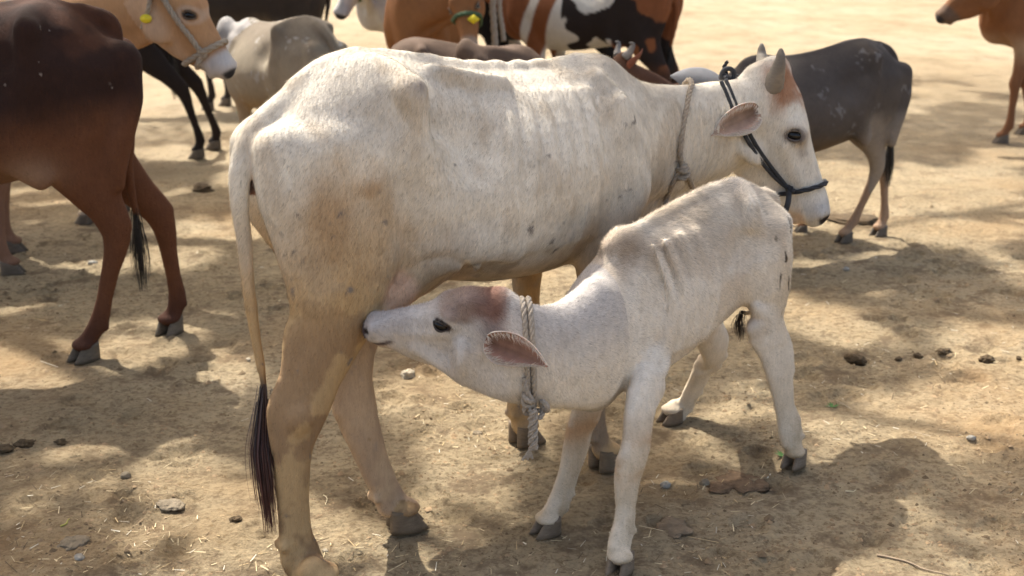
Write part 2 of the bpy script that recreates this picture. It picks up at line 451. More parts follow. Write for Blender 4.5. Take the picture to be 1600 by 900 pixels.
def leg_pts(kind, side, foot, S=1.0, top=None):
    """template leg bent so that its hoof stands at foot (x,y)"""
    if kind == 'hind':
        P = [(.02, 1.08, .075, .15), (.05, .98, .085, .165), (.06, .87, .080, .155), (.02, .77, .066, .125), (-.05, .67, .052, .092),
             (-.125, .575, .040, .066), (-.175, .49, .035, .055), (-.185, .42, .031, .044), (-.18, .34, .025, .034), (-.175, .23, .022, .030), (-.17, .145, .028, .036), (-.145, .085, .027, .032), (-.125, .055, .030, .036)]
        fx, yt = -.12, .115
    else:
        P = [(.86, 1.10, .030, .085), (.90, 1.00, .045, .10), (.915, .88, .060, .105), (.87, .78, .065, .10), (.83, .70, .055, .078), (.82, .60, .043, .058),
             (.825, .50, .036, .045), (.83, .42, .036, .042), (.825, .36, .030, .034), (.82, .25, .023, .028), (.815, .145, .028, .034), (.835, .085, .026, .031), (.85, .055, .029, .036)]
        fx, yt = .86, .135
    out = []
    dx = foot[0] / S - fx
    for x, z, ru, rv in P:
        t = np.clip((.92 - z) / .84, 0, 1)
        y = side * yt * (1 - t) + foot[1] / S * t
        out.append((( x + dx * t) * S, y * S, z * S, ru * S, rv * S))
    return out

def legs_sdf(B, feet, S=1.0, pts=(None,) * 4, hip=True):
    """feet: hind left, hind right, fore left, fore right (local x,y)"""
    for i, ft in enumerate(feet):
        kind = 'hind' if i < 2 else 'fore'; side = 1 if i % 2 == 0 else -1
        P = pts[i] if pts[i] is not None else leg_pts(kind, side, ft, S)
        B.chain(P, .03 * S)
        P = np.array(P)
        zc = P[:, 2]
        def at(z, col): return np.interp(-z, -zc, P[:, col])
        if kind == 'hind':      # heel bone and tendon
            z = .475 * S
            hx = at(z, 0) - at(z, 4) * 0.62
            B.chain([(hx, at(z, 1), .50 * S, .019 * S, .024 * S), (at(.60 * S, 0) - at(.60 * S, 4) * .72, at(.60 * S, 1), .60 * S, .013 * S, .02 * S), (at(.70 * S, 0) - at(.7 * S, 4) * .6, at(.70 * S, 1), .72 * S, .03 * S, .05 * S)], .02 * S)
        else:
            z = .425 * S
            B.ell((at(z, 0) + .012 * S, at(z, 1), z), np.array([.036, .036, .05]) * S, .02 * S)
        B.ell((ft[0], ft[1], .060 * S), np.array([.046, .050, .018]) * S, .015 * S)
        z = .135 * S            # dew claws
        for q in (-1, 1):
            B.ell((at(z, 0) - at(z, 4) * .95, at(z, 1) + q * .016 * S, .118 * S), np.array([.012, .011, .016]) * S, .006)

def hoof(parent, x, y, yaw, S, c, z=0.0, tilt=0.0):
    S = S * .93; mb = MB(); V = []; n = 14; hs = (0, .25, .6, .9, 1.12)
    for sd_ in (-1, 1):
        V = []; 
        for h in hs:
            a = (.060 - .022 * h) * S; wd = (.0255 - .003 * h) * S; cx = (.006 - .020 * h) * S
            for k in range(n):
                p = 2 * pi * k / n; cp, sp = math.cos(p), math.sin(p)
                yy = wd * sp * (1 - .28 * cp)
                if sp * sd_ < 0: yy *= .8
                V.append((cx + a * cp, sd_ * .0265 * S + yy, h * .058 * S + (0.008 * S * h if cp < 0 else 0)))
        F = [(i * n + k, i * n + (k + 1) % n, (i + 1) * n + (k + 1) % n, (i + 1) * n + k) for i in range(len(hs) - 1) for k in range(n)]
        F += [tuple(range(n))[::-1], tuple((len(hs) - 1) * n + k for k in range(n))]
        V = np.array(V)
        ct, st = math.cos(tilt), math.sin(tilt); V = np.stack([V[:, 0] * ct + V[:, 2] * st, V[:, 1], -V[:, 0] * st + V[:, 2] * ct], 1)
        cy, sy = math.cos(yaw), math.sin(yaw); V = np.stack([V[:, 0] * cy - V[:, 1] * sy + x, V[:, 0] * sy + V[:, 1] * cy + y, V[:, 2] + z], 1)
        cc = np.array(c)[None] * (0.75 + 0.5 * vnoise(V, 40)[:, None]); mb.add(V, F, cc)
    return mb.build('hoof', M_HOOF, parent, vc=True)

def ear(parent, base, along, opening, L, W, cout, cin, droop=0.0, twist=0.0, name='ear'):
    """leaf shaped cupped ear; opening = direction its hollow faces"""
    a = nrm(along); o = np.array(opening, float); o = nrm(o - (o @ a) * a); b = np.cross(o, a)
    nu, nv = 26, 13; Vo, Vi, Co, Ci = [], [], [], []
    for i in range(nu):
        u = i / (nu - 1)
        wd = W * (0.30 * (1 - u) ** 1.5 + math.sin(pi * min(u, 1) ** .72) ** .95) if u < 1 else 0.001
        wd = max(wd * .5, .0015)
        cup = 1.45 * (1 - u) ** 1.3 + .30
        for j in range(nv):
            v = (j / (nv - 1)) * 2 - 1
            an = v * cup; R_ = wd / max(math.sin(min(cup, 1.45)), .3)
            yy = R_ * math.sin(an); zz = -R_ * (1 - math.cos(an)) * -1
            q = np.array(base) + a * (L * u) + b * yy + o * (zz - R_ * .35 - droop * L * u * u)
            th = .0035 * (1 - .6 * abs(v)) + .0008
            nn = nrm(-b * math.sin(an) + o * math.cos(an))
            Vi.append(q + nn * th * .5); Vo.append(q - nn * th * .5)
            e = sstep(.72, .97, abs(v)); pat = vnoise(np.array([q]), 60)[0]
            rid = max(0, math.cos(v * 9.5)) ** 3 * (1 - u); dk = math.exp(-((v + .05) / .38) ** 2) * (1 - u) ** .6
            ci = np.array(cin) * (.75 + .5 * pat) * (1 - .62 * dk) * (1 + .5 * rid)  # form shading put in the colour: deep hollow darkened, ridges lightened
            Vi[-1] = Vi[-1] + nn * .003 * rid
            Ci.append(ci * (1 - e) + np.array(cout) * e)
            Co.append(np.array(cout) * (.9 + .2 * pat) * (1 + .25 * e))
    n1 = nu * nv; F = []
    for i in range(nu - 1):
        for j in range(nv - 1):
            p, q, r, s_ = i * nv + j, i * nv + j + 1, (i + 1) * nv + j + 1, (i + 1) * nv + j
            F.append((p, q, r, s_)); F.append((n1 + p, n1 + s_, n1 + r, n1 + q))
    rim = [i * nv for i in range(nu)] + [(nu - 1) * nv + j for j in range(1, nv)] + [i * nv + nv - 1 for i in range(nu - 2, -1, -1)]
    for p, q in zip(rim[:-1], rim[1:]): F.append((p, n1 + p, n1 + q, q)[::-1])
    r = np.random.default_rng(int(abs(base[0]) * 1e4)); Vh, Ch = [], []
    for k in range(420):
        i = int((nu - 2) * r.random() ** 1.3); sd_ = r.choice((-1, 1)); j = (nv - 1 if sd_ > 0 else 0); q = Vi[i * nv + j]; m_ = Vi[i * nv + nv // 2]; d = nrm(nrm(m_ - q) * r.uniform(.1, 1) + a * r.uniform(.3, 1.2) + o * r.uniform(.1, .7))
        ln = L * r.uniform(.05, .15); s_ = nrm(np.cross(d, o)) * .0005; q = q + (m_ - q) * r.uniform(0, .25)
        b0 = len(Vi) * 2 + len(Vh); F.append((b0, b0 + 1, b0 + 2)); Vh += [q - s_, q + s_, q + d * ln]; cc = np.clip(np.array(cout) * r.uniform(.8, 1.5), 0, .8); Ch += [cc] * 3
    Vo = Vo + Vh; Co = Co + Ch
    return mesh_obj(name, Vi + Vo, F, M_EAR, parent, True, np.array(Ci + Co))

def horn(parent, pts, r0, c, name='horn'):
    P = catmull([list(p) for p in pts], .008); n = len(P); t = np.linspace(0, 1, n)
    R_ = r0 * (1 - .76 * t ** 1.15) * np.sqrt(np.clip((1.02 - t) / .12, 0, 1)) * (1 + .05 * np.sin(t * 38) * (1 - t)) + .002
    V, F = tube(P, R_, 14, .88)
    tt = np.repeat(t, 14)[:, None]; base = np.array(c)
    cc = base * (.75 + .5 * vnoise(V, 35)[:, None]) * (1 - tt * .45)
    cc = cc * (1 - sstep(.0, .12, .12 - tt) * .3)
    return mesh_obj(name, V, F, M_HORN, parent, True, cc)

def eyeball(parent, O, R, s, side, tilt=.9):
    V = []; nu, nv = 14, 20; r = np.array([.027, .0195, .0175]) * s; ct, st = math.cos(tilt), math.sin(tilt)
    c = O + R @ (np.array([.203, side * .079, -.050]) * s)
    for i in range(nu + 1):
        for j in range(nv):
            t, p = pi * i / nu, 2 * pi * j / nv; q = np.array([math.sin(t) * math.cos(p), math.sin(t) * math.sin(p), math.cos(t)]) * r
            V.append(c + R @ np.array([q[0] * ct - q[2] * st, q[1], q[0] * st + q[2] * ct]))
    F = [(i * nv + j, i * nv + (j + 1) % nv, (i + 1) * nv + (j + 1) % nv, (i + 1) * nv + j) for i in range(nu) for j in range(nv)]
    return mesh_obj('eye', V, F, M_EYE, parent)

def eyelids(parent, O, R, s, side, col, tilt=.9):
    mb = MB(); ct, st = math.cos(tilt), math.sin(tilt)
    # the upper lid carries a fringe of lashes
    for up in (1, -1):
        P = []; A = []
        for k in range(15):
            t = -1 + 2 * k / 14; u = .030 * t; v = up * (.0180 * (1 - t * t) ** .7) * (.85 if up * -side < 0 else 1.0)
            y = .0965 - .018 * t * t
            P.append(O + R @ (np.array([.203 + u * ct - v * st, side * y, -.050 + u * st + v * ct]) * s)); A.append(R @ np.array([-v * st - .0, side * .012, v * ct]))
        V, F = tube(P, np.array([.0024 + .0018 * (1 - (-1 + 2 * k / 14) ** 2) for k in range(15)]) * s, 8); mb.add(V, F, col)
        if up > 0:
            for k in range(1, 14):
                for q in (0, .5):
                    p = np.array(P[k]) * (1 - q) + np.array(P[min(k + 1, 14)]) * q; d = nrm(A[k]); w_ = nrm(np.cross(d, R[:, 1])) * .0006 * s
                    mb.add([p - w_, p + w_, p + (d * .014 + R[:, 1] * side * .010 - R[:, 0] * .0) * s], [(0, 1, 2)], (.10, .08, .07))
    return mb.build('eyelid', M_EAR, parent, vc=True)

def lashes(parent, O, R, s, side, col=(.5, .46, .4)):
    pass

def fur(parent, V, Q, C, n, L, wd, flow, seed=1, lift=.35, dens=None, name='fur', jit=.18, cvar=.2, dark=.12):
    """short coat hair as thin blades"""
    r = np.random.default_rng(seed)
    T = np.concatenate([Q[:, [0, 1, 2]], Q[:, [0, 2, 3]]])
    a, b, c = V[T[:, 0]], V[T[:, 1]], V[T[:, 2]]
    cr = np.cross(b - a, c - a); ar = np.linalg.norm(cr, axis=1)
    if dens is not None: ar = ar * dens((a + b + c) / 3)
    idx = r.choice(len(T), n, p=ar / ar.sum()); u = r.random((n, 1)); v = r.random((n, 1)); m = (u + v) > 1; u = np.where(m, 1 - u, u); v = np.where(m, 1 - v, v)
    P = a[idx] + u * (b - a)[idx] + v * (c - a)[idx]
    VN = np.zeros_like(V); fn = np.cross(V[Q[:, 2]] - V[Q[:, 0]], V[Q[:, 3]] - V[Q[:, 1]])
    for j in range(4): np.add.at(VN, Q[:, j], fn)
    VN /= np.linalg.norm(VN, axis=1)[:, None] + 1e-12
    t = T[idx]; N = VN[t[:, 0]] * (1 - u - v) + VN[t[:, 1]] * u + VN[t[:, 2]] * v; N /= np.linalg.norm(N, axis=1)[:, None]
    D = flow(P) + r.normal(0, jit, (n, 3)); D -= (D * N).sum(1)[:, None] * N; D /= np.linalg.norm(D, axis=1)[:, None] + 1e-9
    Wd = np.cross(N, D)
    ln = (L(P) if callable(L) else np.full(n, L)) * r.uniform(.6, 1.3, n)
    ws = wd * r.uniform(.6, 1.3, (n, 1))
    base = P - N * .001
    tip = P + (D + N * (lift * r.uniform(.5, 1.4, (n, 1)))) * ln[:, None]
    VV = np.stack([base + Wd * ws, base - Wd * ws, tip], 1).reshape(-1, 3)
    cc = C[t[:, 0]] * (1 + r.normal(0, cvar, (n, 1))).clip(.35, 1.6) * np.where(r.random((n, 1)) < dark, .58, 1.0); cc = np.repeat(np.clip(cc, 0.004, .92), 3, 0)
    FF = np.arange(3 * n, dtype=np.int32).reshape(-1, 3)
    o = mesh_obj(name, VV, FF, M_FUR, parent, True, cc)
    NN = np.repeat(N, 3, 0)
    o.data.normals_split_custom_set_from_vertices(NN.astype(np.float32))
    return o

def tassel(parent, P, n, L0, spread, c0, c1, wd=.0012, seed=3, name='tail_switch', rad0=.012):
    """bunch of long hairs hanging along path P"""
    r = np.random.default_rng(seed); mb_v, mb_f, cc = [], [], []
    P = resample(P, .01); m = len(P)
    for i in range(n):
        s0 = r.uniform(0, .45); s1 = min(1.0, s0 + r.uniform(.45, .75)); k = 9
        off = r.normal(0, 1, 3); off[2] *= .2; ph = r.uniform(0, 6)
        w0 = wd * r.uniform(.6, 1.6); sh = r.uniform(.6, 1.5)
        for j in range(k):
            t = j / (k - 1); s_ = s0 + (s1 - s0) * t; q = P[min(int(s_ * (m - 1)), m - 1)]
            env = rad0 + spread * math.sin(min(s_ * 1.15, 1) * pi) 
            q = q + off * env * (.45 + .5 * t) + np.array([math.sin(ph + t * 3), math.cos(ph + 2 * t), 0]) * spread * .35
            e = np.array([math.cos(ph), math.sin(ph), 0]) * w0 * (1 - t * .75)
            mb_v += [q - e, q + e]; col = (np.array(c0) * (1 - t) + np.array(c1) * t) * sh; cc += [col, col]
        b = i * 2 * k
        mb_f += [(b + 2 * j, b + 2 * j + 1, b + 2 * j + 3, b + 2 * j + 2) for j in range(k - 1)]
    return mesh_obj(name, mb_v, np.array(mb_f), M_HAIR, parent, True, np.array(cc))

def hull2(P):
    P = P[np.lexsort((P[:, 1], P[:, 0]))]
    def half(Q):
        o = []
        for p in Q:
            while len(o) > 1 and (o[-1][0] - o[-2][0]) * (p[1] - o[-2][1]) - (o[-1][1] - o[-2][1]) * (p[0] - o[-2][0]) <= 0: o.pop()
            o.append(p)
        return o[:-1]
    return np.array(half(P) + half(P[::-1]))

def wrap(B, c, normal, r, rmax=.4, hull=True, n=72):
    """closed loop of points where the plane (c, normal) meets the body, pushed out by r"""
    c = np.array(c, float); nn = nrm(normal); u = nrm(np.cross(nn, [0.1, 1, 0.05])); v = np.cross(nn, u); out = []
    for k in range(n):
        a = 2 * pi * k / n; d = math.cos(a) * u + math.sin(a) * v
        rr = np.linspace(.01, rmax, 160); f = B.sample(c + rr[:, None] * d)
        ins = f < 0; fo = np.argmax(~ins) if ins[0] else 0
        out.append((rr[fo] * math.cos(a), rr[fo] * math.sin(a)))
    out = np.array(out)
    if hull: out = hull2(out)
    l = np.linalg.norm(out, axis=1)[:, None]; out = out * (l + r * .8) / np.maximum(l, 1e-6)
    P = c + out[:, :1] * u + out[:, 1:] * v
    P = resample(P, .012, closed=True)
    return P

def tail_chain(P, r0, r1):
    P = np.array(P, float); n = len(P)
    return [(*P[i], r0 + (r1 - r0) * i / (n - 1)) for i in range(n)]

def bones_sdf(B, S=1.0, far=0.0, near=0.0):
    for q in (-1, 1):
        B.ell((.158 * S, q * .198 * S, 1.228 * S), np.array([.026, .018, .022]) * S, .035 * S); f_ = far if q > 0 else near
        B.chain([(.12 * S, q * .05 * S, 1.265 * S, .03 * S, .03 * S), (.15 * S, q * .13 * S, 1.248 * S, .03 * S, .035 * S), (.160 * S, q * .188 * S, 1.222 * S, .028 * S, .034 * S), (.17 * S, q * .198 * S, 1.16 * S, .02 * S, .03 * S), (.19 * S, q * .19 * S, 1.05 * S, .02 * S, .04 * S)], .05 * S)
        B.ell(((-.148 + f_) * S, q * .090 * S, (1.110 - f_) * S), np.array([.040, .042, .050]) * S, .075 * S)
        B.chain([((-.16 + f_) * S, q * .10 * S, (1.10 - f_) * S, .045 * S, .045 * S), ((-.15 + f_) * S, q * .115 * S, .97 * S, .05 * S, .055 * S), ((-.11 + f_ * 2.8) * S, q * .12 * S, .84 * S, .05 * S, .055 * S), ((-.09 + f_ * 5) * S, q * (.12 - f_) * S, .74 * S, .038 * S, .045 * S), ((-.09 + f_ * 6) * S, q * (.12 - f_) * S, .66 * S, .024 * S, .028 * S)], .05 * S)
        B.ell((.315 * S, q * .235 * S, 1.10 * S), np.array([.115, .078, .11]) * S, .06 * S, sub=True)
        B.ell((.0 * S, q * .232 * S, 1.165 * S), np.array([.10, .058, .06]) * S, .05 * S, sub=True)
        B.ell(((-.085 + f_) * S, q * .205 * S, 1.00 * S), np.array([.055, .035, .09]) * S, .05 * S, sub=True)
        B.chain([(.163 * S, q * .198 * S, 1.20 * S, .012 * S, .016 * S), (.195 * S, q * .208 * S, 1.06 * S, .010 * S, .016 * S), (.215 * S, q * .205 * S, .92 * S, .008 * S, .016 * S)], .035 * S)
        B.chain([(.865 * S, q * .085 * S, 1.19 * S, .02 * S, .03 * S), (.89 * S, q * .120 * S, 1.09 * S, .026 * S, .07 * S), (.925 * S, q * .140 * S, .97 * S, .03 * S, .075 * S), (.955 * S, q * .135 * S, .86 * S, .045 * S, .06 * S)], .05 * S)
        B.chain([(.955 * S, q * .13 * S, .87 * S, .05 * S, .055 * S), (.90 * S, q * .145 * S, .79 * S, .045 * S, .06 * S), (.82 * S, q * .14 * S, .73 * S, .04 * S, .055 * S)], .05 * S)
        B.chain([(.20 * S, q * .175 * S, 1.05 * S, .03 * S, .06 * S), (.24 * S, q * .185 * S, .90 * S, .03 * S, .07 * S), (.22 * S, q * .17 * S, .78 * S, .03 * S, .06 * S), (.15 * S, q * .15 * S, .70 * S, .025 * S, .045 * S)], .06 * S)
    B.chain([(x * S, 0, (z - .014) * S, .016 * S, .020 * S) for x, z in ((-.06, 1.248), (.03, 1.292), (.10, 1.308), (.20, 1.300), (.32, 1.280), (.45, 1.256), (.60, 1.238), (.75, 1.236), (.86, 1.244))], .03 * S)
    B.ell((.915 * S, 0, 1.20 * S), np.array([.10, .050, .045]) * S, .05 * S)
    B.ell((1.02 * S, 0, .80 * S), np.array([.10, .09, .11]) * S, .06 * S)

def vnormals(V, Q):
    VN = np.zeros_like(V); fn = np.cross(V[Q[:, 2]] - V[Q[:, 0]], V[Q[:, 3]] - V[Q[:, 1]])
    for j in range(4): np.add.at(VN, Q[:, j], fn)
    return VN / (np.linalg.norm(VN, axis=1)[:, None] + 1e-12)

def eyemask(ha, hf, tilt=.9):
    u = (ha - .203) * math.cos(tilt) + (hf + .05) * math.sin(tilt); v = -(ha - .203) * math.sin(tilt) + (hf + .05) * math.cos(tilt)
    return np.sqrt((u / .034) ** 2 + (v / .023) ** 2)

# ------------------------------------------------------------------ ground
_pr = np.random.default_rng(77); _px = _pr.uniform(-2.6, 3.0, 420); _py = 2.3 + 4.6 * _pr.random(420) ** 1.2; _pa = _pr.uniform(0, pi, 420); _ps = _pr.uniform(.028, .05, 420)
def prints(X, Y):
    """old hoof prints: shallow twin dents with a pushed-up rim"""
    H_ = np.zeros_like(X)
    for x, y, a, s_ in zip(_px, _py, _pa, _ps):
        m = (np.abs(X - x) < .16) & (np.abs(Y - y) < .16)
        if not m.any(): continue
        dx, dy = X[m] - x, Y[m] - y; u = dx * math.cos(a) + dy * math.sin(a); v = -dx * math.sin(a) + dy * math.cos(a)
        r = np.sqrt((u / (s_ * 1.25)) ** 2 + (v / s_) ** 2)
        H_[m] += -.015 * np.exp(-r ** 4) * (1 - .6 * np.exp(-(v / .006) ** 2)) + .007 * np.exp(-((r - 1.35) / .3) ** 2)
    return H_
def height(X, Y):
    P = np.stack([X, Y, np.zeros_like(X)], -1)
    h = .030 * (fbm(P, 1.1, 3, 41) - .5) + .018 * (fbm(P, 6, 4, 42) - .5) + .013 * (fbm(P, 26, 3, 43) - .5)
    pit = np.maximum(0, .5 - fbm(P, 3.0, 3, 44)); h = h - .03 * pit * pit * 4 + prints(X, Y)
    return h

def axis(lo, hi, c0, c1, d, far, ratio=1.06):
    m = list(np.arange(c0, c1, d)); s_ = d; x = c1
    while x < far: m.append(x); s_ *= ratio; x += s_
    m.append(far); s_ = d; x = c0 - d; l = []
    while x > -far: l.append(x); s_ *= ratio; x -= s_
    l.append(-far); return np.array(l[::-1] + m)

def build_ground():
    xs = axis(0, 0, -2.3, 2.6, .013, 400); ys = axis(0, 0, 2.2, 6.2, .013, 400)
    X, Y = np.meshgrid(xs, ys, indexing='ij'); Z = height(X, Y)
    fall = np.exp(-np.maximum(np.hypot(X, Y - 4) - 12, 0) / 10); Z = Z * fall
    V = np.stack([X, Y, Z], -1).reshape(-1, 3); ny = len(ys); nx = len(xs)
    I = (np.arange(nx - 1)[:, None] * ny + np.arange(ny - 1)[None]).ravel(); Q = np.stack([I, I + ny, I + ny + 1, I + 1], 1)
    m = bpy.data.materials.new('dry_earth'); m.use_nodes = True; t = m.node_tree; N = t.nodes; L = t.links; b = N['Principled BSDF']; b.inputs['Roughness'].default_value = .95; b.inputs['Specular IOR Level'].default_value = .15
    g = N.new('ShaderNodeNewGeometry'); pos = g.outputs['Position']
    def noise(sc_, det=5, ro=.6, st=None):
        n = N.new('ShaderNodeTexNoise'); n.inputs['Scale'].default_value = sc_; n.inputs['Detail'].default_value = det; n.inputs['Roughness'].default_value = ro
        if st:
            mp = N.new('ShaderNodeMapping'); mp.inputs['Scale'].default_value = st; L.new(pos, mp.inputs[0]); L.new(mp.outputs[0], n.inputs['Vector'])
        else: L.new(pos, n.inputs['Vector'])
        return n.outputs['Fac']
    def ramp(f, stops):
        r = N.new('ShaderNodeValToRGB'); L.new(f, r.inputs[0]); e = r.color_ramp.elements
        while len(e) < len(stops): e.new(.5)
        for el, (p, c) in zip(e, stops): el.position = p; el.color = (*c, 1)
        return r.outputs[0]
    def mix(a, c, f, mode='MIX'):
        x = N.new('ShaderNodeMix'); x.data_type = 'RGBA'; x.blend_type = mode
        if hasattr(f, 'links'): L.new(f, x.inputs[0])
        else: x.inputs[0].default_value = f
        for i, v in ((6, a), (7, c)):
            if hasattr(v, 'links'): L.new(v, x.inputs[i])
            else: x.inputs[i].default_value = (*v, 1)
        return x.outputs[2]
    base = ramp(noise(1.3, 6, .65), [(.30, (.262, .200, .120)), (.52, (.340, .268, .167)), (.72, (.415, .338, .222))])
    sp = ramp(noise(42, 6, .75), [(.34, (.52, .47, .40)), (.48, (.97, .97, .97)), (.68, (1.28, 1.27, 1.22))])
    base = mix(base, sp, 1.0, 'MULTIPLY')
    dk = ramp(noise(5.5, 5, .7), [(.36, (0.9,) * 3), (.47, (0, 0, 0))]); base = mix(base, (.17, .122, .075), dk); d2 = ramp(noise(17, 5, .75), [(.38, (.6,) * 3), (.45, (0, 0, 0))]); base = mix(base, (.15, .108, .066), d2)
    rd = ramp(noise(.8, 4, .5), [(.50, (0, 0, 0)), (.68, (.55,) * 3)]); base = mix(base, (.36, .225, .105), rd)
    # far ground painted darker, to hold down sunlit brightness beyond the trees
    sx = N.new('ShaderNodeSeparateXYZ'); L.new(pos, sx.inputs[0]); ad = N.new('ShaderNodeMath'); ad.operation = 'MULTIPLY_ADD'; L.new(noise(.35, 4), ad.inputs[0]); ad.inputs[1].default_value = 5.0; L.new(sx.outputs[1], ad.inputs[2])
    mr = N.new('ShaderNodeMapRange'); mr.inputs['From Min'].default_value = 9.5; mr.inputs['From Max'].default_value = 14.0; L.new(ad.outputs[0], mr.inputs['Value'])
    far = ramp(noise(.55, 7, .7, (1, .5, 1)), [(.32, (.23, .175, .105)), (.5, (.285, .227, .145)), (.7, (.33, .275, .195))])
    far = mix(far, ramp(noise(2.6, 6, .75, (1, .6, 1)), [(.34, (.70, .68, .64)), (.5, (.95, .95, .95)), (.66, (1.08, 1.07, 1.05))]), 1.0, 'MULTIPLY')
    base = mix(base, far, mr.outputs[0])
    L.new(base, b.inputs['Base Color'])
    ht = N.new('ShaderNodeMath'); ht.operation = 'MULTIPLY_ADD'; L.new(noise(60, 8, .8), ht.inputs[0]); ht.inputs[1].default_value = .5; L.new(noise(14, 6, .7), ht.inputs[2])
    bp = N.new('ShaderNodeBump'); bp.inputs['Strength'].default_value = .9; bp.inputs['Distance'].default_value = .035; L.new(ht.outputs[0], bp.inputs['Height']); L.new(bp.outputs[0], b.inputs['Normal'])
    o = mesh_obj('ground', V, Q, m); o['kind'] = 'structure'
    return o

def gz(x, y):
    X = np.array([float(x)]); Y = np.array([float(y)])
    return float(height(X, Y)[0] * np.exp(-max(math.hypot(x, y - 4) - 12, 0) / 10))

def scatter_pts(n, seed, y0=2.3, y1=16, pw=1.8):
    r = np.random.default_rng(seed); y = y0 + (y1 - y0) * r.random(n) ** pw; x = (r.random(n) * 2 - 1) * (y * .46 + .35); return x, y, r

def build_litter():
    # chopped straw and leaf scraps
    x, y, r = scatter_pts(19000, 3, 2.3, 12, 1.6)
    k = fbm(np.stack([x, y, x * 0], -1), 1.7, 3, 60) > (.40 + .12 * r.random(len(x))); x, y = x[k], y[k]; n = len(x)
    z = height(x, y); a = r.random(n) * pi; L = r.uniform(.004, .018, n) * (1 + (r.random(n) > .96) * 1.5); W = r.uniform(.0007, .0017, n)
    d = np.stack([np.cos(a), np.sin(a), r.normal(0, .18, n)], 1); s_ = np.stack([-np.sin(a), np.cos(a), r.normal(0, .3, n)], 1)
    P = np.stack([x, y, z + .003], 1); V = np.stack([P - d * L[:, None] - s_ * W[:, None], P - d * L[:, None] + s_ * W[:, None], P + d * L[:, None] + s_ * W[:, None] * .6, P + d * L[:, None] - s_ * W[:, None] * .6], 1).reshape(-1, 3)
    pal = np.array([(.62, .50, .30), (.45, .33, .17), (.24, .16, .09), (.13, .09, .05), (.68, .62, .48)]); c = np.repeat(pal[r.choice(5, n, p=[.25, .25, .22, .18, .10])] * r.uniform(.7, 1.2, (n, 1)), 4, 0)
    o = mesh_obj('straw_litter', V, np.arange(4 * n).reshape(-1, 4), M_BITS, None, False, c); o['kind'] = 'stuff'; tag(o, 'chopped straw and leaf scraps strewn over the dry earth', 'straw')
    # crumbs of earth
    x, y, r = scatter_pts(45000, 5, 2.3, 10, 1.6); k = fbm(np.stack([x, y, x * 0], -1), 2.2, 3, 66) > (.42 + .14 * r.random(len(x))); x, y = x[k], y[k]; n = len(x); z = height(x, y)
    base = np.array([(1, 0, 0), (.3, .9, 0), (-.8, .6, 0), (-.8, -.6, 0), (.3, -.9, 0), (.1, .1, .8)]); F = [(0, 1, 5), (1, 2, 5), (2, 3, 5), (3, 4, 5), (4, 0, 5)]
    sz = np.exp(r.normal(math.log(.0032), .55, n)).clip(.001, .016); V = base[None] * (1 + r.normal(0, .25, (n, 6, 3))); a = r.random(n) * 6.28; ca, sa = np.cos(a)[:, None], np.sin(a)[:, None]
    V = np.stack([V[..., 0] * ca - V[..., 1] * sa, V[..., 0] * sa + V[..., 1] * ca, V[..., 2]], -1) * sz[:, None, None]; V = V + np.stack([x, y, z - .0005], 1)[:, None]
    FF = (np.array(F)[None] + 6 * np.arange(n)[:, None, None]).reshape(-1, 3)
    c = np.repeat(np.array([(.27, .19, .11)]) * r.uniform(.45, 1.35, (n, 1)), 6, 0)
    o = mesh_obj('earth_crumbs', V.reshape(-1, 3), FF, M_CLOD, None, False, c); o['kind'] = 'stuff'; tag(o, 'crumbs and small clods of dry earth on the ground', 'soil')

def lump(name, px, py, w, hgt, m, label, cat, seed, group=None, rough=.25, sink=.28):
    """irregular stone or dropping about w metres wide standing at the pixel's ground point"""
    g = gnd(px, py); r = np.random.default_rng(seed); nu, nv = 22, 34; V = []
    for i in range(nu + 1):
        for j in range(nv):
            t, p = pi * i / nu, 2 * pi * j / nv; V.append((math.sin(t) * math.cos(p), math.sin(t) * math.sin(p), math.cos(t)))
    V = np.array(V); q = V + seed * 3.7
    rr = 1 + rough * 2.6 * (fbm(q, 1.6, 3, 70) - .5) + rough * .9 * (fbm(q, 6, 2, 71) - .5)
    V = V * rr[:, None] * np.array([w / 2, w / 2 * .8, hgt / 2]); a = r.random() * 3; V = np.stack([V[:, 0] * math.cos(a) * 1 - V[:, 1] * math.sin(a) * 1, V[:, 0] * math.sin(a) + V[:, 1] * math.cos(a), V[:, 2]], 1)
    F = [(i * nv + j, i * nv + (j + 1) % nv, (i + 1) * nv + (j + 1) % nv, (i + 1) * nv + j)[::-1] for i in range(nu) for j in range(nv)]
    o = mesh_obj(name, V, F, m); o.location = (g[0], g[1], gz(g[0], g[1]) + hgt * sink); return tag(o, label, cat, group)

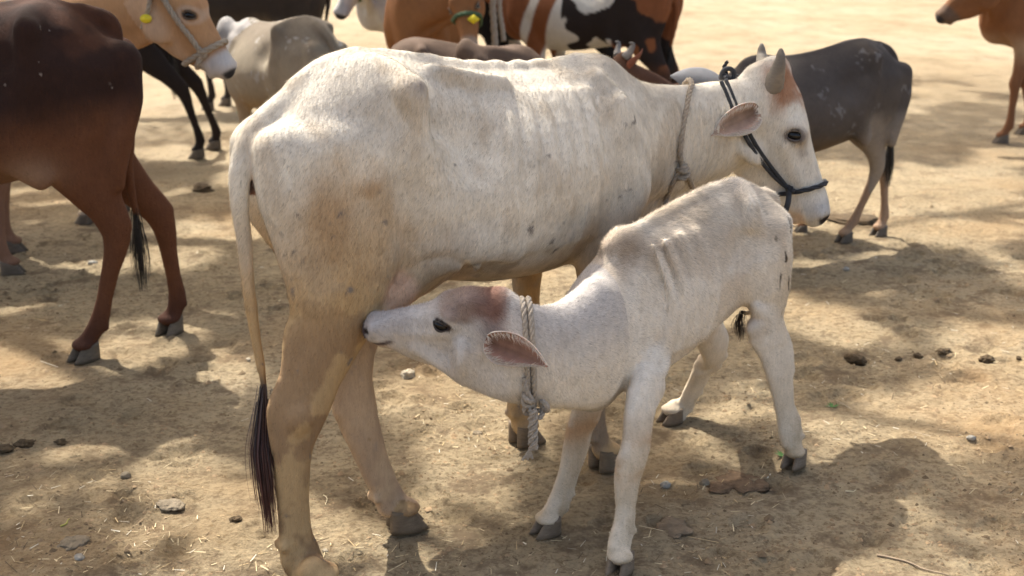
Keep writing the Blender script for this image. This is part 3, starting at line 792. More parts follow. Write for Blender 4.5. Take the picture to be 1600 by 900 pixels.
def build_trees():
    def tree(x, y, h, crown, off, n, seed, label, gap):
        root = thing('shade_tree', label, 'tree', (x, y, 0)); r = np.random.default_rng(seed); mb = MB()
        cx, cy = off
        P = catmull([(0, 0, -.2), (.08, .05, h * .2), (cx * .15, .1 + cy * .1, h * .4), (cx * .4, cy * .3, h * .62)], .15); V, F = tube(P, np.linspace(.30, .17, len(P)), 14); mb.add(V, F)
        for k in range(11):
            a = k * 2.4 + r.random(); b0 = P[int(len(P) * (.72 + .25 * r.random()) - 1)]; R_ = crown * r.uniform(.55, .95); zz = h * r.uniform(.72, .98)
            E_ = np.array([cx + math.cos(a) * R_, cy + math.sin(a) * R_, zz])
            Q = catmull([b0, b0 * .55 + E_ * .45 + np.array([0, 0, .25]), E_], .2)
            V, F = tube(Q, np.linspace(.11, .02, len(Q)), 8); mb.add(V, F)
        mb.build('trunk', M_BARK, root)
        m = n * 5; p = r.normal(0, 1, (m, 3)); p /= np.linalg.norm(p, axis=1)[:, None]; p *= (r.random((m, 1)) ** .42) * np.array([crown, crown, h * .14]); p += np.array([cx, cy, h * .86])
        W = p + np.array([x, y, 0]); proj = W[:, :2] - (W[:, 2:3]) * SUN_DIR[None] / math.tan(SUN_EL)
        f = fbm(np.stack([proj[:, 0], proj[:, 1] * .75, proj[:, 0] * 0], 1), 1.9, 4, 90); p = p[f > gap][:n]; nn = len(p)
        s_ = r.uniform(.035, .075, (nn, 1)); u = r.normal(0, 1, (nn, 3)); u /= np.linalg.norm(u, axis=1)[:, None]; v = np.cross(u, r.normal(0, 1, (nn, 3))); v /= np.linalg.norm(v, axis=1)[:, None]
        V = np.stack([p - u * s_ * 1.6, p + v * s_ * .6, p + u * s_ * 1.6, p - v * s_ * .6], 1).reshape(-1, 3)
        c = np.repeat(np.array([(.055, .11, .025)]) * r.uniform(.6, 1.5, (nn, 1)), 4, 0)
        mesh_obj('crown', V, np.arange(4 * nn).reshape(-1, 4), M_LEAF, root, False, c)
    tree(-6.3, 9.2, 7.6, 5.4, (2.6, -.4), 24000, 1, 'tall leafy shade tree left of the herd, its crown spreading over the cattle', GAP)
    tree(6.6, 12.8, 9.0, 5.6, (-4.0, -.4), 26000, 3, 'leafy shade tree right of the herd, dappling the ground behind the calf', GAP)
    tree(-4.6, 4.2, 6.4, 3.0, (.0, 1.0), 9000, 4, 'smaller leafy tree left of the camera shading the brown cow', GAP - .06)
GAP = .50

build_ground(); build_litter()
build_trees()

# ------------------------------------------------------------------ the white cow
def tracer(fr, B=None):
    """centre line of a limb traced off the photograph: pixel, lateral offset, half width in pixels, lateral radius"""
    def tr(px, py, off, hp, ru):
        p = fr.px(px, py, off); P = fr.o + fr.e * p[0] + fr.n * p[1] + np.array([0, 0, p[2]])
        S = FPX / ((P - np.array([0, 0, CH])) @ _F); hm = hp / S
        q_ = nrm((P - np.array([0, 0, CH]))[:2]); c = abs(fr.e[0] * q_[1] - fr.e[1] * q_[0]); s_ = math.sqrt(1 - c * c)
        rv = math.sqrt(max(hm * hm - (ru * s_) ** 2, (.35 * hm) ** 2)) / c
        return (p[0], p[1], p[2], ru, rv)
    return tr

def build_white_cow():
    e38, n38 = np.array([math.cos(rad(38)), math.sin(rad(38))]), np.array([-math.sin(rad(38)), math.cos(rad(38))])
    fr = Frame(38, e38 * 1.6 + n38 * 2.85)
    tr = tracer(fr)
    root = thing('white_cow', 'white cow with a black rope halter standing side-on while a calf suckles at its udder', 'cow', fr.o, fr.h)
    B = Body((-.50, -.50, -.01), (2.35, .50, 1.45), .0075)
    B.slab(TORSO, .03)
    bones_sdf(B, 1.0, .022, .014)
    for q in (-1, 1):
        for k, xx in enumerate((.46, .52, .58, .64, .70, .76)):
            w_ = np.interp(xx, [.4, .55, .78], [.243, .262, .228])
            B.chain([(xx + .035, q * .120, 1.165, .007, .011), (xx + .015, q * (w_ - .052), 1.08, .009, .012), (xx - .015, q * (w_ - .006), .97, .009, .012), (xx - .02, q * (w_ - .002), .87, .007, .012), (xx + .0, q * (w_ - .03), .77, .004, .009)], .035)
        B.chain([(.30, q * .075, 1.255, .012, .02), (.42, q * .09, 1.225, .012, .02), (.52, q * .10, 1.205, .012, .02)], .04)
    for x in np.arange(.12, .8, .075): B.ell((x, 0, np.interp(x, [.1, .45, .8], [1.305, 1.248, 1.232])), (.020, .014, .008), .025)
    # neck
    B.chain([(.98, 0, 1.00, .125, .19), (1.12, -.005, .965, .100, .185), (1.28, -.01, .960, .082, .170), (1.44, -.015, .975, .074, .155), (1.58, -.02, .995, .070, .135), (1.66, -.03, 1.01, .066, .110)], .05)
    B.chain([(1.02, 0, .74, .045, .06), (1.12, 0, .74, .022, .05), (1.28, 0, .775, .014, .045), (1.42, 0, .80, .012, .04), (1.52, -.02, .86, .012, .03)], .04)  # dewlap
    # head, turned along the picture plane
    Ow = atY(1233, 103, 4.20)
    Rw = headframe((.330, -.05, -.944), (0.10, 1, 0), 0.0)
    O = fr.loc(Ow); R = np.stack([fr.dirl(Rw[:, i]) for i in range(3)], 1)
    hs = 1.03; H = head_sdf(B, O, R, hs)
    hp = H(.09, 0, -.13)
    B.chain([(1.60, -.025, 1.0, .072, .135), (*(np.array([1.60, -.025, 1.0]) * .4 + hp * .6), .070, .125), (*hp, .064, .085)], .03)
    # legs
    nh = fr.foot(506, 926); fh = fr.foot(634, 823); nf = fr.foot(948, 728); ff = fr.foot(822, 690)
    nh_pts = [tr(520, 235, -.125, 90, .07), tr(530, 300, -.13, 98, .08), tr(540, 380, -.14, 92, .080), tr(535, 450, -.15, 76, .072), tr(523, 500, -.155, 62, .060), tr(508, 545, -.16, 51, .048),
              tr(491, 590, -.17, 44, .038), tr(478, 630, -.175, 42, .036), tr(466, 662, -.18, 40, .034), tr(459, 695, -.185, 33, .030), tr(457, 735, -.19, 28, .026), tr(459, 790, -.19, 25, .024), tr(462, 835, -.19, 26, .025), tr(468, 865, -.19, 31, .030), tr(479, 888, -.195, 29, .028),
              (nh[0] - .030, nh[1], .075, .028, .033), (nh[0] - .010, nh[1], .055, .031, .037)]
    fh_pts = [(.03, .12, 1.06, .07, .14), (.08, .10, .93, .078, .14), (.09, .06, .82, .066, .12), tr(553, 505, -.02, 42, .055), tr(551, 550, -.06, 36, .044), tr(551, 590, -.08, 32, .036), tr(556, 640, -.09, 33, .034),
              tr(569, 680, -.10, 28, .030), tr(583, 720, -.10, 24, .025), tr(600, 760, -.10, 22, .024), tr(612, 785, -.10, 24, .027), (fh[0] - .02, fh[1], .07, .028, .034), (fh[0] - .005, fh[1], .055, .030, .038)]
    nf_pts = leg_pts('fore', -1, nf); ff_pts = leg_pts('fore', 1, ff)
    for P in (nh_pts, fh_pts): B.chain(P, .03)
    for P in (nf_pts, ff_pts):
        B.chain(P, .03); A = np.array(P); z = .425
        B.ell((np.interp(-z, -A[:, 2], A[:, 0]) + .012, np.interp(-z, -A[:, 2], A[:, 1]), z), (.036, .036, .05), .02)
    # heel bones, tendon, dew claws
    p1 = fr.px(428, 640, -.175); p2 = fr.px(447, 585, -.165); p3 = fr.px(463, 520, -.15); p0 = fr.px(433, 690, -.18)
    B.chain([(*p0, .015, .016), (p1[0], p1[1], p1[2], .018, .020), (p2[0], p2[1], p2[2], .013, .018), (p3[0], p3[1], p3[2], .025, .03)], .025)
    p1 = fr.px(531, 640, -.09); p2 = fr.px(530, 600, -.08); p3 = fr.px(538, 540, -.06)
    B.chain([(*p1, .016, .018), (*p2, .013, .016), (*p3, .02, .026)], .025)
    for q in (nh, fh, nf, ff): B.ell((q[0] - .004, q[1], .060), (.047, .050, .018), .015)
    for P, dz in ((nh_pts, 0), (fh_pts, 0), (nf_pts, 0), (ff_pts, 0)):
        A = np.array(P)
        x, y = np.interp(-.12, -A[:, 2], A[:, 0]), np.interp(-.12, -A[:, 2], A[:, 1]); rv = np.interp(-.12, -A[:, 2], A[:, 4])
        for q in (-1, 1): B.ell((x - rv * .95, y + q * .017, .112), (.012, .011, .017), .006)
    B.chain([(-.175, -.105, 1.10, .045, .05), (-.175, -.12, .99, .055, .055), (-.145, -.135, .85, .05, .055), (-.125, -.145, .75, .04, .05), (-.135, -.15, .66, .030, .035), (-.155, -.155, .58, .020, .022)], .05)
    B.chain([(.22, -.185, .79, .016, .045), (.34, -.21, .80, .012, .04), (.46, -.22, .80, .02, .05)], .05)
    # hollow in front of the heel tendon, groove of the cannon tendons
    for o_, pts_ in ((-.215, ((452, 560, 10), (446, 600, 10), (441, 632, 8))),):
        B.chain([(*fr.px(a_, b_, o_), .024, .014) for a_, b_, c_ in ((468, 540, 1), (461, 580, 1), (451, 618, 1))], .016, sub=True)
    B.chain([(*fr.px(442, 690, -.235), .016, .008), (*fr.px(447, 740, -.225), .014, .007), (*fr.px(450, 800, -.222), .014, .007)], .014, sub=True)
    B.ell((*fr.px(470, 655, -.215),), (.030, .012, .030), .03)
    # udder
    B.ell((.20, -.02, .71), (.14, .13, .075), .05)
    B.ell((.10, -.12, .675), (.055, .05, .055), .03)
    ub = fr.px(616, 462, -.165); B.ell(ub, (.045, .040, .045), .025); tb = fr.px(594, 497, -.20); B.chain([(*ub, .028, .028), (*tb, .011, .011)], .015)
    B.chain([(.06, -.165, .665, .016, .02), (.13, -.175, .695, .014, .02), (.20, -.18, .735, .012, .02), (.28, -.195, .755, .012, .02), (.36, -.195, .735, .008, .012)], .022)
    B.ell((.26, -.205, .700), (.07, .03, .030), .03, sub=True)
    # vulva ridge under the tail
    B.ell((-.190, -.01, 1.035), (.030, .030, .062), .02)
    # tail: thick at its root, hangs in front of the near buttock
    tp = [fr.px(508, 124, 0), fr.px(468, 148, .0), fr.px(431, 174, -.01), fr.px(393, 208, -.03), fr.px(376, 255, -.05), fr.px(374, 310, -.06), fr.px(381, 370, -.05), fr.px(388, 440, -.06), fr.px(397, 510, -.07), fr.px(408, 575, -.08), fr.px(414, 612, -.09)]
    rr = (.045, .039, .033, .028, .0255, .0235, .021, .0185, .016, .013, .010)
    B.chain([(*p, r, r) for p, r in zip(tp, rr)], .018)
    fold_ = []
    for a_, b_ in ((612, 452), (630, 430), (655, 412), (690, 402), (722, 412), (748, 432)):
        d_ = fr.dirl(nrm(ray(a_, b_))); q_ = fr.loc(np.array([0, 0, CH]) + nrm(ray(a_, b_)) * 2.8)
        for _ in range(900):
            if B.sample(q_) < .001: break
            q_ = q_ + d_ * .0015
        fold_.append((*q_, .009, .011))
    B.chain(fold_, .012, sub=True)
    B.blur(1)
    V, Q = B.mesh()
    N_ = vnormals(V, Q); x, y, z = V.T
    fold = sstep(1.10, 1.2, x) * sstep(1.62, 1.5, x) * sstep(1.10, 1.04, z)
    wv = x + .10 * (fbm(V, 3, 2, 50) - .5) - .12 * (z - 1.0)
    d = .0032 * fold * np.sin(wv * 2 * pi / .030) * (.4 + .9 * vnoise(V, 7, 51)) + .0030 * (fbm(V, 22, 3, 52) - .5) + .009 * (fbm(V, 7, 2, 53) - .5) * sstep(.5, .7, z) * (x < 1.5)
    V = V + N_ * d[:, None]
    # ---- coat colours
    x, y, z = V.T; c = np.tile(np.array([.74, .675, .565], np.float32), (len(V), 1))
    hd = (V - O) @ R / hs; ha, hy, hf = hd.T; ish = sstep(-.06, -.0, ha) * sstep(-.36, -.30, hf) * sstep(.56, .52, ha) * sstep(1.56, 1.62, x)
    n1 = fbm(V, 4, 4, 1); n2 = fbm(V, 11, 4, 2); n3 = fbm(V * np.array([1, 1, .35]), 45, 3, 3)
    st2 = fbm(V * np.array([1, 1, .5]), 14, 4, 14)
    c = mixc(c, (.50, .43, .33), sstep(.48, .70, n1) * .42)
    c = mixc(c, (.40, .35, .29), sstep(1.02, 1.20, z + .10 * (n2 - .5)) * .34 * (1 - ish))
    c = mixc(c, (.42, .32, .21), sstep(.52, .72, st2) * .40 * (1 - ish))
    c = mixc(c, (.44, .38, .30), sstep(.80, 1.0, x) * sstep(1.25, 1.1, x) * sstep(.40, .65, n2) * .45)
    leg = sstep(.78, .60, z) * sstep(1.6, 1.3, x)
    tan = sstep(1.02, .74, z + .30 * (n1 - .5) + .55 * np.maximum(x - .10, 0) * (x < .7)) * sstep(1.5, 1.0, x) * (1 - .6 * sstep(.35, .5, x) * sstep(.58, .64, z))
    c = mixc(c, (.50, .325, .145), tan * .92)
    wx_, wz_ = x + .10 * (n1 - .5), z + .14 * (n2 - .5)
    th = np.exp(-(((wx_ + .03) / .17) ** 2 + ((wz_ - .90) / .20) ** 2)) * (y < 0)
    c = mixc(c, (.50, .33, .16), sstep(.25, .75, th) * .6)
    th2 = np.exp(-(((wx_ + .08) / .075) ** 2 + ((wz_ - .92) / .12) ** 2)) + .8 * np.exp(-(((wx_ - .03) / .05) ** 2 + ((wz_ - 1.02) / .04) ** 2))
    c = mixc(c, (.37, .225, .105), sstep(.30, .9, th2 * (.55 + .9 * st2)) * (y < 0) * .6)
    c = mixc(c, (.46, .31, .155), leg * .75)
    c = mixc(c, (.25, .15, .085), sstep(.49, .53, fbm(V, 8, 4, 5)) * sstep(.92, .62, z + .25 * (n1 - .5)) * sstep(.22, .40, z) * (x < .4) * .62)
    c = mixc(c, (.19, .11, .06), sstep(.50, .60, n2) * sstep(.55, .1, z) * .65)
    c = mixc(c, (.28, .22, .16), sstep(.54, .60, fbm(V * np.array([1, 1, 1.4]), 10, 3, 33)) * sstep(.80, .70, z) * sstep(.60, .66, z) * (x > .35) * (x < 1.1) * .6)
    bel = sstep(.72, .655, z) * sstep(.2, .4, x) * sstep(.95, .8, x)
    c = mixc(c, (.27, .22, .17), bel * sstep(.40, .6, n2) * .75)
    st = vnoise(V, 26, 9) * vnoise(V, 70, 4)
    c = mixc(c, (.16, .14, .13), sstep(.62, .72, st) * (z < 1.1) * .8)
    lap = sstep(.60, .66, fbm(V * np.array([1, 1, 1.6]), 8, 3, 8)); c = mixc(c, (.38, .32, .25), lap * (1 - ish) * sstep(.6, .7, z) * .15)
    c = mixc(c, (.14, .12, .13), np.exp(-(((x - .165) / .022) ** 2 + ((z - 1.245) / .028) ** 2)) * .75 * (y < -.1) * sstep(.35, .6, n3))
    c = mixc(c, (.54, .40, .28), (y > -.13) * sstep(.80, .65, z) * (x < .4) * (x > -.05) * .6)
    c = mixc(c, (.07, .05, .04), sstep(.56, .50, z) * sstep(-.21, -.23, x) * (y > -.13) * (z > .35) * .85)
    # udder skin, skin under the tail
    ud = np.exp(-((x - .13) / .13) ** 2 - ((z - .66) / .085) ** 2) * (np.abs(y) < .17)
    ud = np.maximum(ud, 1.3 * np.exp(-(((V - ub) / .075) ** 2).sum(1))); c = mixc(c, (.66, .41, .27), sstep(.30, .85, ud) * .8)
    vu = np.exp(-((x + .21) / .07) ** 2 - ((z - 1.035) / .10) ** 2 - ((y + .015) / .060) ** 2)
    td = np.full(len(V), 9.0); TP = catmull([(*q_, r_) for q_, r_ in zip(tp, rr)], .012)
    for q_ in TP: td = np.minimum(td, np.linalg.norm(V - q_[:3], axis=1) / q_[3])
    vu = vu * sstep(1.02, 1.22, td)
    c = mixc(c, (.42, .17, .10), sstep(.15, .6, vu) * .9); c = mixc(c, (.05, .035, .035), sstep(.60, .85, vu))
    # head and neck
    c = mixc(c, (.74, .69, .60), ish * .7)
    c = mixc(c, (.72, .66, .56), sstep(1.38, 1.55, x) * (1 - ish) * .6)
    pol = ish * sstep(.17, .07, ha + .12 * (fbm(V, 20, 4, 61) - .5) + .10 * (n2 - .5)) * sstep(-.13, -.07, hf)
    c = mixc(c, (.36, .175, .09), pol * sstep(.30, .50, n2) * .95)
    c = mixc(c, (.30, .25, .21), ish * sstep(.10, .20, ha) * sstep(.42, .30, ha) * sstep(-.09, -.03, hf) * sstep(.45, .6, n2) * .6)
    nos = ish * sstep(.478, .497, ha) * sstep(-.062, -.045, hf); c = mixc(c, (.03, .025, .028), nos)
    nsd = np.sqrt(((ha - .497) / .020) ** 2 + ((np.abs(hy) - .040) / .022) ** 2 + ((hf + .036) / .013) ** 2); c = mixc(c, (.03, .022, .022), ish * sstep(1.2, .7, nsd))
    lip = ish * sstep(.42, .47, ha) * sstep(-.085, -.10, hf); c = mixc(c, (.55, .38, .25), lip * .8)
    c = mixc(c, (.44, .43, .42), ish * sstep(.41, .46, ha) * sstep(-.095, -.08, hf) * (1 - nos) * .7)
    ed = eyemask(ha, hf, 1.1); c = mixc(c, (.10, .075, .065), ish * sstep(1.15, .85, ed)); c = mixc(c, (.36, .32, .28), ish * sstep(1.6, 1.1, ed) * .35)
    c = c * (0.90 + .20 * n3)[:, None]
    body = mesh_obj('body', V, Q, M_COAT, root, True, c)
    # flow of the coat: back and down
    def flow(P):
        D = np.tile(np.array([-.55, 0, -.8]), (len(P), 1)); D[P[:, 0] > 1.0] = (-.35, 0, -.9); return D
    fur(root, V, Q, c, 260000, lambda P: np.where(P[:, 2] > .7, .015, .009), .00055, flow, 5, .22, lambda P: np.where(P[:, 1] < .16, 1.0, .35) * np.where(P[:, 2] < .6, .7, 1), 'coat_hair', cvar=.17, jit=.16)
    hc = (.17, .125, .080)
    for (fx, fy), yaw in ((nh[:2], -.15), (fh[:2], -.35), (nf[:2], 0), (ff[:2], -.1)): hoof(root, fx, fy, yaw, 1.0, hc)
    for q in (1, -1):
        eyeball(root, O, R, hs, q, 1.1); eyelids(root, O, R, hs, q, (.10, .08, .07), 1.1)
        b = H(.035, q * .060, -.030)
    e = lambda v: fr.dirl(v)
    # ears (world directions)
    ear(root, fr.loc(atY(1184, 172, 4.06)), e((-.84, -.40, -.38)), e((.05, -.90, -.10)), .185, .088, (.56, .51, .44), (.40, .27, .20))
    ear(root, fr.loc(atY(1128, 134, 4.30)), e((-.92, .35, .13)), e((-.15, .80, -.45)), .18, .10, (.11, .11, .118), (.10, .08, .07))
    horn(root, [fr.loc(atY(*p)) for p in ((1206, 140, 4.16), (1213, 118, 4.12), (1219, 95, 4.10), (1220, 76, 4.11))], .041, (.25, .21, .165))
    horn(root, [fr.loc(atY(*p)) for p in ((1196, 126, 4.27), (1192, 104, 4.32), (1190, 84, 4.35), (1190, 68, 4.35))], .036, (.30, .26, .21))
    # tail switch
    sp = [fr.px(412, 600, -.09), fr.px(410, 650, -.12), fr.px(409, 700, -.15), fr.px(416, 760, -.17), fr.px(424, 832, -.18)]
    tassel(root, sp, 420, .4, .008, (.035, .028, .026), (.11, .040, .028), .0011, 4)
    # halter of thick black cord, a thing it wears
    hal = thing('halter', 'black cord halter knotted at the poll and cheek of the white cow', 'halter', fr.o, fr.h)
    f1 = H(.385, 0, -.075); lp = wrap(B, f1, R[:, 0] * .95 + R[:, 2] * -.10, .010, .2)
    mb = MB(); rope(mb, np.vstack([lp, lp[:2]]), .0080, pitch=14); mb.build('nose_band', M_HALTER, hal)
    side = H(.385, -.062, -.115); pol_ = fr.loc(atY(1134, 124, 4.22))
    up = fr.loc(atY(1160, 185, 4.12)); mid = fr.loc(atY(1195, 240, 4.08))
    def on_skin(p, d, r):
        p = np.array(p, float); d = fr.dirl(np.array(d, float))
        q = p - d * .25
        for _ in range(400):
            if B.sample(q) < r: break
            q = q + d * .0015
        return q
    view = lambda px, py: nrm(ray(px, py))
    def skin(px, py, r=.011):
        d = view(px, py); q0 = np.array([0, 0, CH]) + d * 3.2; dl = fr.dirl(d); q = fr.loc(q0)
        for _ in range(1200):
            if B.sample(q) < r * .8: return q
            q = q + dl * .0015
        return q
    for k_, (ox, oy) in enumerate(((0, 0), (-7, 3))):
        cheek = np.array([skin(a_ + ox, b_ + oy, .013) for a_, b_ in ((1134, 124), (1143, 146), (1153, 172), (1166, 205), (1184, 234), (1204, 262), (1222, 282), (1233 - ox, 296 - oy))])
        for _ in range(2): cheek[1:-1] = .5 * cheek[1:-1] + .25 * (cheek[:-2] + cheek[2:]) + fr.dirl((0, -.0012, 0))
        mb = MB(); V2, F2 = tube(catmull(cheek, .006), .0068, 10); mb.add(V2, F2); mb.build('cheek_strap', M_HALTER, hal)
    far = [H(.385, .066, -.09), H(.27, .085, -.13), H(.14, .098, -.14), H(.06, .09, -.13), H(.0, .05, -.11), pol_]
    mb = MB(); rope(mb, catmull(far, .01), .0095); mb.build('cheek_strap', M_HALTER, hal)
    chin = [skin(1233, 296), fr.loc(atY(1231, 318, 4.06)), fr.loc(atY(1222, 340, 4.08)), fr.loc(atY(1209, 356, 4.12)), fr.loc(atY(1198, 352, 4.18)), H(.33, .03, -.20), H(.36, .06, -.13)]
    mb = MB(); V2, F2 = tube(catmull(chin, .008), .0095, 10); mb.add(V2, F2); mb.build('chin_rope', M_HALTER, hal)
    mb = MB()
    def knot(c, r, rr, seed, M=3, n=3):
        g = np.random.default_rng(seed); t = np.linspace(0, 2 * pi * n, 46)
        a = [g.normal(0, 1, 3) for _ in range(3)]; P = c + r * (np.cos(t)[:, None] * nrm(a[0]) + np.sin(t)[:, None] * nrm(a[1]) + .5 * np.sin(t * .37 + 1)[:, None] * nrm(a[2]))
        return P
    rope(mb, knot(skin(1234, 296), .016, 0, 5), .009); mb.build('knot', M_HALTER, hal)
    mb = MB(); rope(mb, knot(pol_ + fr.dirl((-.01, -.03, .01)), .018, 0, 5), .009)
    kp = pol_ + fr.dirl((0, -.02, .02))
    rope(mb, [kp, kp + fr.dirl((-.012, 0, .022)), kp + fr.dirl((-.002, -.01, .042))], .006)
    V2, F2 = tube(catmull([kp + fr.dirl((.02 * math.cos(a), -.02, .02 * math.sin(a))) for a in np.linspace(0, 6.3, 12)], .004), .008, 8); mb.add(V2, F2)
    mb.build('knot', M_HALTER, hal)
    # neck rope of pale fibre
    nr = thing('neck_rope', 'pale fibre rope round the neck of the white cow, knotted at its side', 'rope', fr.o, fr.h)
    mb = MB()
    path = [skin(*p, .009) for p in ((1081, 131), (1076, 150), (1071, 178), (1066, 210), (1063, 240), (1066, 262))]
    top_ = fr.px(1082, 128, .0); path = [top_ + np.array([0, .05, -.03]), top_ + np.array([0, .02, .004])] + path
    rope(mb, catmull(path, .01), .0085)
    kk = path[-1]
    back = [kk, skin(1052, 285, .009), skin(1042, 310, .009), fr.px(1034, 345, -.06), fr.px(1028, 372, .0), fr.px(1050, 340, .09), fr.px(1075, 250, .11), top_ + np.array([0, .07, -.08]), path[0]]
    rope(mb, catmull(back, .01), .0085)
    tl = [kk, skin(1075, 278, .009), skin(1082, 294, .009)]; rope(mb, catmull(tl, .01), .0085)
    mb.build('rope_loop', M_ROPE, nr)
    mb = MB(); rope(mb, knot(kk, .017, 0, 8), .0085); rope(mb, knot(kk + np.array([.004, -.003, -.025]), .014, 0, 3), .008); mb.build('knot', M_ROPE, nr)
    return fr, B, V

# ------------------------------------------------------------------ the suckling calf
CALF_T = [(-.065, .775, .70, .055, .74, 2.0, 2.0, 0),
          (-.02, .825, .62, .085, .72, 1.8, 2.0, 0),
          (.05, .862, .55, .100, .70, 1.6, 2.0, 0),
          (.14, .882, .50, .105, .68, 1.5, 2.0, 0),
          (.25, .885, .47, .118, .66, 1.6, 2.1, 0),
          (.36, .868, .435, .130, .63, 1.6, 2.1, 0),
          (.46, .848, .405, .132, .60, 1.6, 2.1, 0),
          (.56, .830, .385, .120, .58, 1.5, 2.1, 0),
          (.645, .815, .37, .105, .58, 1.5, 2.0, 0),
          (.72, .765, .37, .088, .57, 1.7, 2.0, 0),
          (.79, .715, .40, .070, .56, 2.0, 2.0, 0),
          (.86, .66, .44, .035, .55, 2.0, 2.0, 0)]

def build_calf():
    t = rad(225); e = np.array([math.cos(t), math.sin(t)]); n = np.array([-math.sin(t), math.cos(t)])
    fr = Frame(225, e * -3.2 + n * -2.15); tr = tracer(fr)
    root = thing('calf', 'small white calf with a rust brown forehead suckling from the white cow', 'calf', fr.o, fr.h)
    B = Body((-.30, -.75, -.01), (1.62, .50, 1.0), .006)
    B.slab(CALF_T, .025)
    for q in (-1, 1):
        B.chain([(.13, q * .03, .862, .02, .02), (.155, q * .085, .835, .018, .024), (.165, q * .098, .78, .014, .03)], .05)
        B.ell((-.030, q * .045, .750), (.025, .024, .03), .05)
        B.ell((.235, q * .125, .74), (.05, .02, .05), .06, sub=True)
        for xx in (.40, .46, .52, .575): B.chain([(xx + .02, q * .075, .80, .006, .009), (xx, q * .118, .70, .007, .010), (xx - .015, q * .128, .60, .006, .010), (xx, q * .112, .50, .004, .008)], .04)
    B.chain([(x, 0, z - .010, .012, .014) for x, z in ((-.02, .835), (.06, .872), (.14, .892), (.25, .892), (.36, .876), (.46, .856), (.56, .838), (.64, .824))], .02)
    B.ell((.650, 0, .795), (.055, .026, .028), .045)
    # neck towards the udder, in world space
    Ow = atY(771, 453, 3.02)
    Rw = headframe((-.975, .06, -.235), (0, -1, 0), -0.22)
    O = fr.loc(Ow); R = np.stack([fr.dirl(Rw[:, i]) for i in range(3)], 1)
    hs = .665; H = head_sdf(B, O, R, hs, calf=True)
    L = lambda px, py, Y: fr.loc(atY(px, py, Y))
    up = fr.dirl((0, 0.12, 1)); latn = nrm(np.cross(up, fr.dirl((1, 0, 0))))
    def nk(px, top, bot, Y, ru):
        a, b = L(px, top, Y), L(px, bot, Y); c = (a + b) / 2; return (*c, ru, np.linalg.norm(a - b) / 2)
    lat = tuple(fr.dirl((0.25, 1, 0)))
    B.chain([(.70, 0, .585, .070, .14), nk(930, 432, 636, 3.17, .080), nk(880, 470, 634, 3.09, .072), nk(835, 480, 630, 3.04, .064), nk(795, 470, 622, 3.02, .058), nk(762, 462, 604, 3.02, .055)], .06, ax=None)
    B.chain([(.74, 0, .40, .05, .05), (*L(900, 615, 3.10), .028, .028), (*L(840, 612, 3.04), .016, .026), (*L(780, 604, 3.02), .014, .024), (*L(728, 588, 3.02), .014, .022), (*L(690, 566, 3.02), .014, .020), (*L(650, 543, 3.02), .012, .014)], .03, ax=None)
    B.ell((.75, 0, .44), (.07, .075, .08), .04)
    nh = fr.foot(1239, 727); fh = fr.foot(1047, 659); nf = fr.foot(967, 893); ff = fr.foot(853, 833)
    nh_pts = [(.06, .075, .74, .045, .085), (.075, .085, .66, .052, .10), (.07, .09, .58, .048, .092), (.045, .095, .51, .038, .070), tr(1192, 500, .11, 26, .028), tr(1207, 535, .12, 23, .024),
              tr(1217, 570, .13, 21, .021), tr(1222, 605, .14, 17, .018), tr(1227, 640, .15, 14, .015), tr(1234, 665, .16, 17, .018), tr(1238, 690, .17, 16, .018), (nh[0] - .005, nh[1], .045, .022, .026)]
    fh_pts = [(.07, -.075, .74, .045, .085), (.10, -.09, .66, .05, .10), (.12, -.11, .58, .044, .085), (.12, -.14, .50, .034, .06), tr(1118, 545, -.20, 22, .026), tr(1100, 575, -.24, 18, .022),
              tr(1088, 600, -.27, 16, .019), tr(1075, 625, -.29, 14, .017), tr(1068, 640, -.30, 16, .018), (fh[0] - .02, fh[1], .05, .021, .026), (fh[0], fh[1], .042, .022, .026)]
    nf_pts = [(.655, .035, .70, .035, .035), (.690, .045, .62, .044, .046), (.700, .056, .55, .046, .050), (.680, .082, .49, .040, .050), tr(1013, 590, .115, 32, .034), tr(1003, 625, .14, 27, .028), tr(997, 660, .155, 24, .025), tr(993, 700, .17, 24, .025),
              tr(985, 725, .18, 25, .026), tr(980, 752, .185, 21, .022), tr(978, 790, .19, 16, .017), tr(975, 820, .20, 18, .019), tr(969, 845, .21, 20, .022), tr(966, 862, .22, 20, .022), (nf[0] - .002, nf[1], .045, .024, .026)]
    ff_pts = [(.655, -.035, .70, .035, .035), (.69, -.045, .62, .044, .046), (.72, -.060, .57, .042, .048), (.76, -.09, .54, .032, .045), tr(918, 625, -.07, 25, .030), tr(907, 665, -.07, 22, .025), tr(899, 700, -.065, 21, .023),
              tr(890, 735, -.06, 17, .019), tr(880, 765, -.06, 17, .018), tr(872, 790, -.055, 20, .020), (ff[0] - .025, ff[1], .065, .021, .024), (ff[0] - .005, ff[1], .045, .022, .027)]
    for P in (nh_pts, fh_pts, nf_pts, ff_pts):
        B.chain(P, .045); A = np.array(P)
        x, y = np.interp(-.085, -A[:, 2], A[:, 0]), np.interp(-.085, -A[:, 2], A[:, 1]); rv = np.interp(-.085, -A[:, 2], A[:, 4])
        for q in (-1, 1): B.ell((x - rv, y + q * .011, .080), (.008, .008, .011), .005)
    for q in (nh, fh, nf, ff): B.ell((q[0] - .003, q[1], .045), (.034, .037, .014), .012)
    p1 = fr.px(1232, 540, .12); p2 = fr.px(1215, 505, .11); p3 = fr.px(1204, 460, .095); p0 = fr.px(1237, 580, .13)
    B.chain([(*p0, .009, .010), (*p1, .011, .012), (*p2, .009, .012), (*p3, .018, .022)], .02)
    B.chain([(-.045, .055, .74, .028, .035), (-.035, .07, .64, .034, .04), (-.02, .08, .56, .03, .04)], .03)
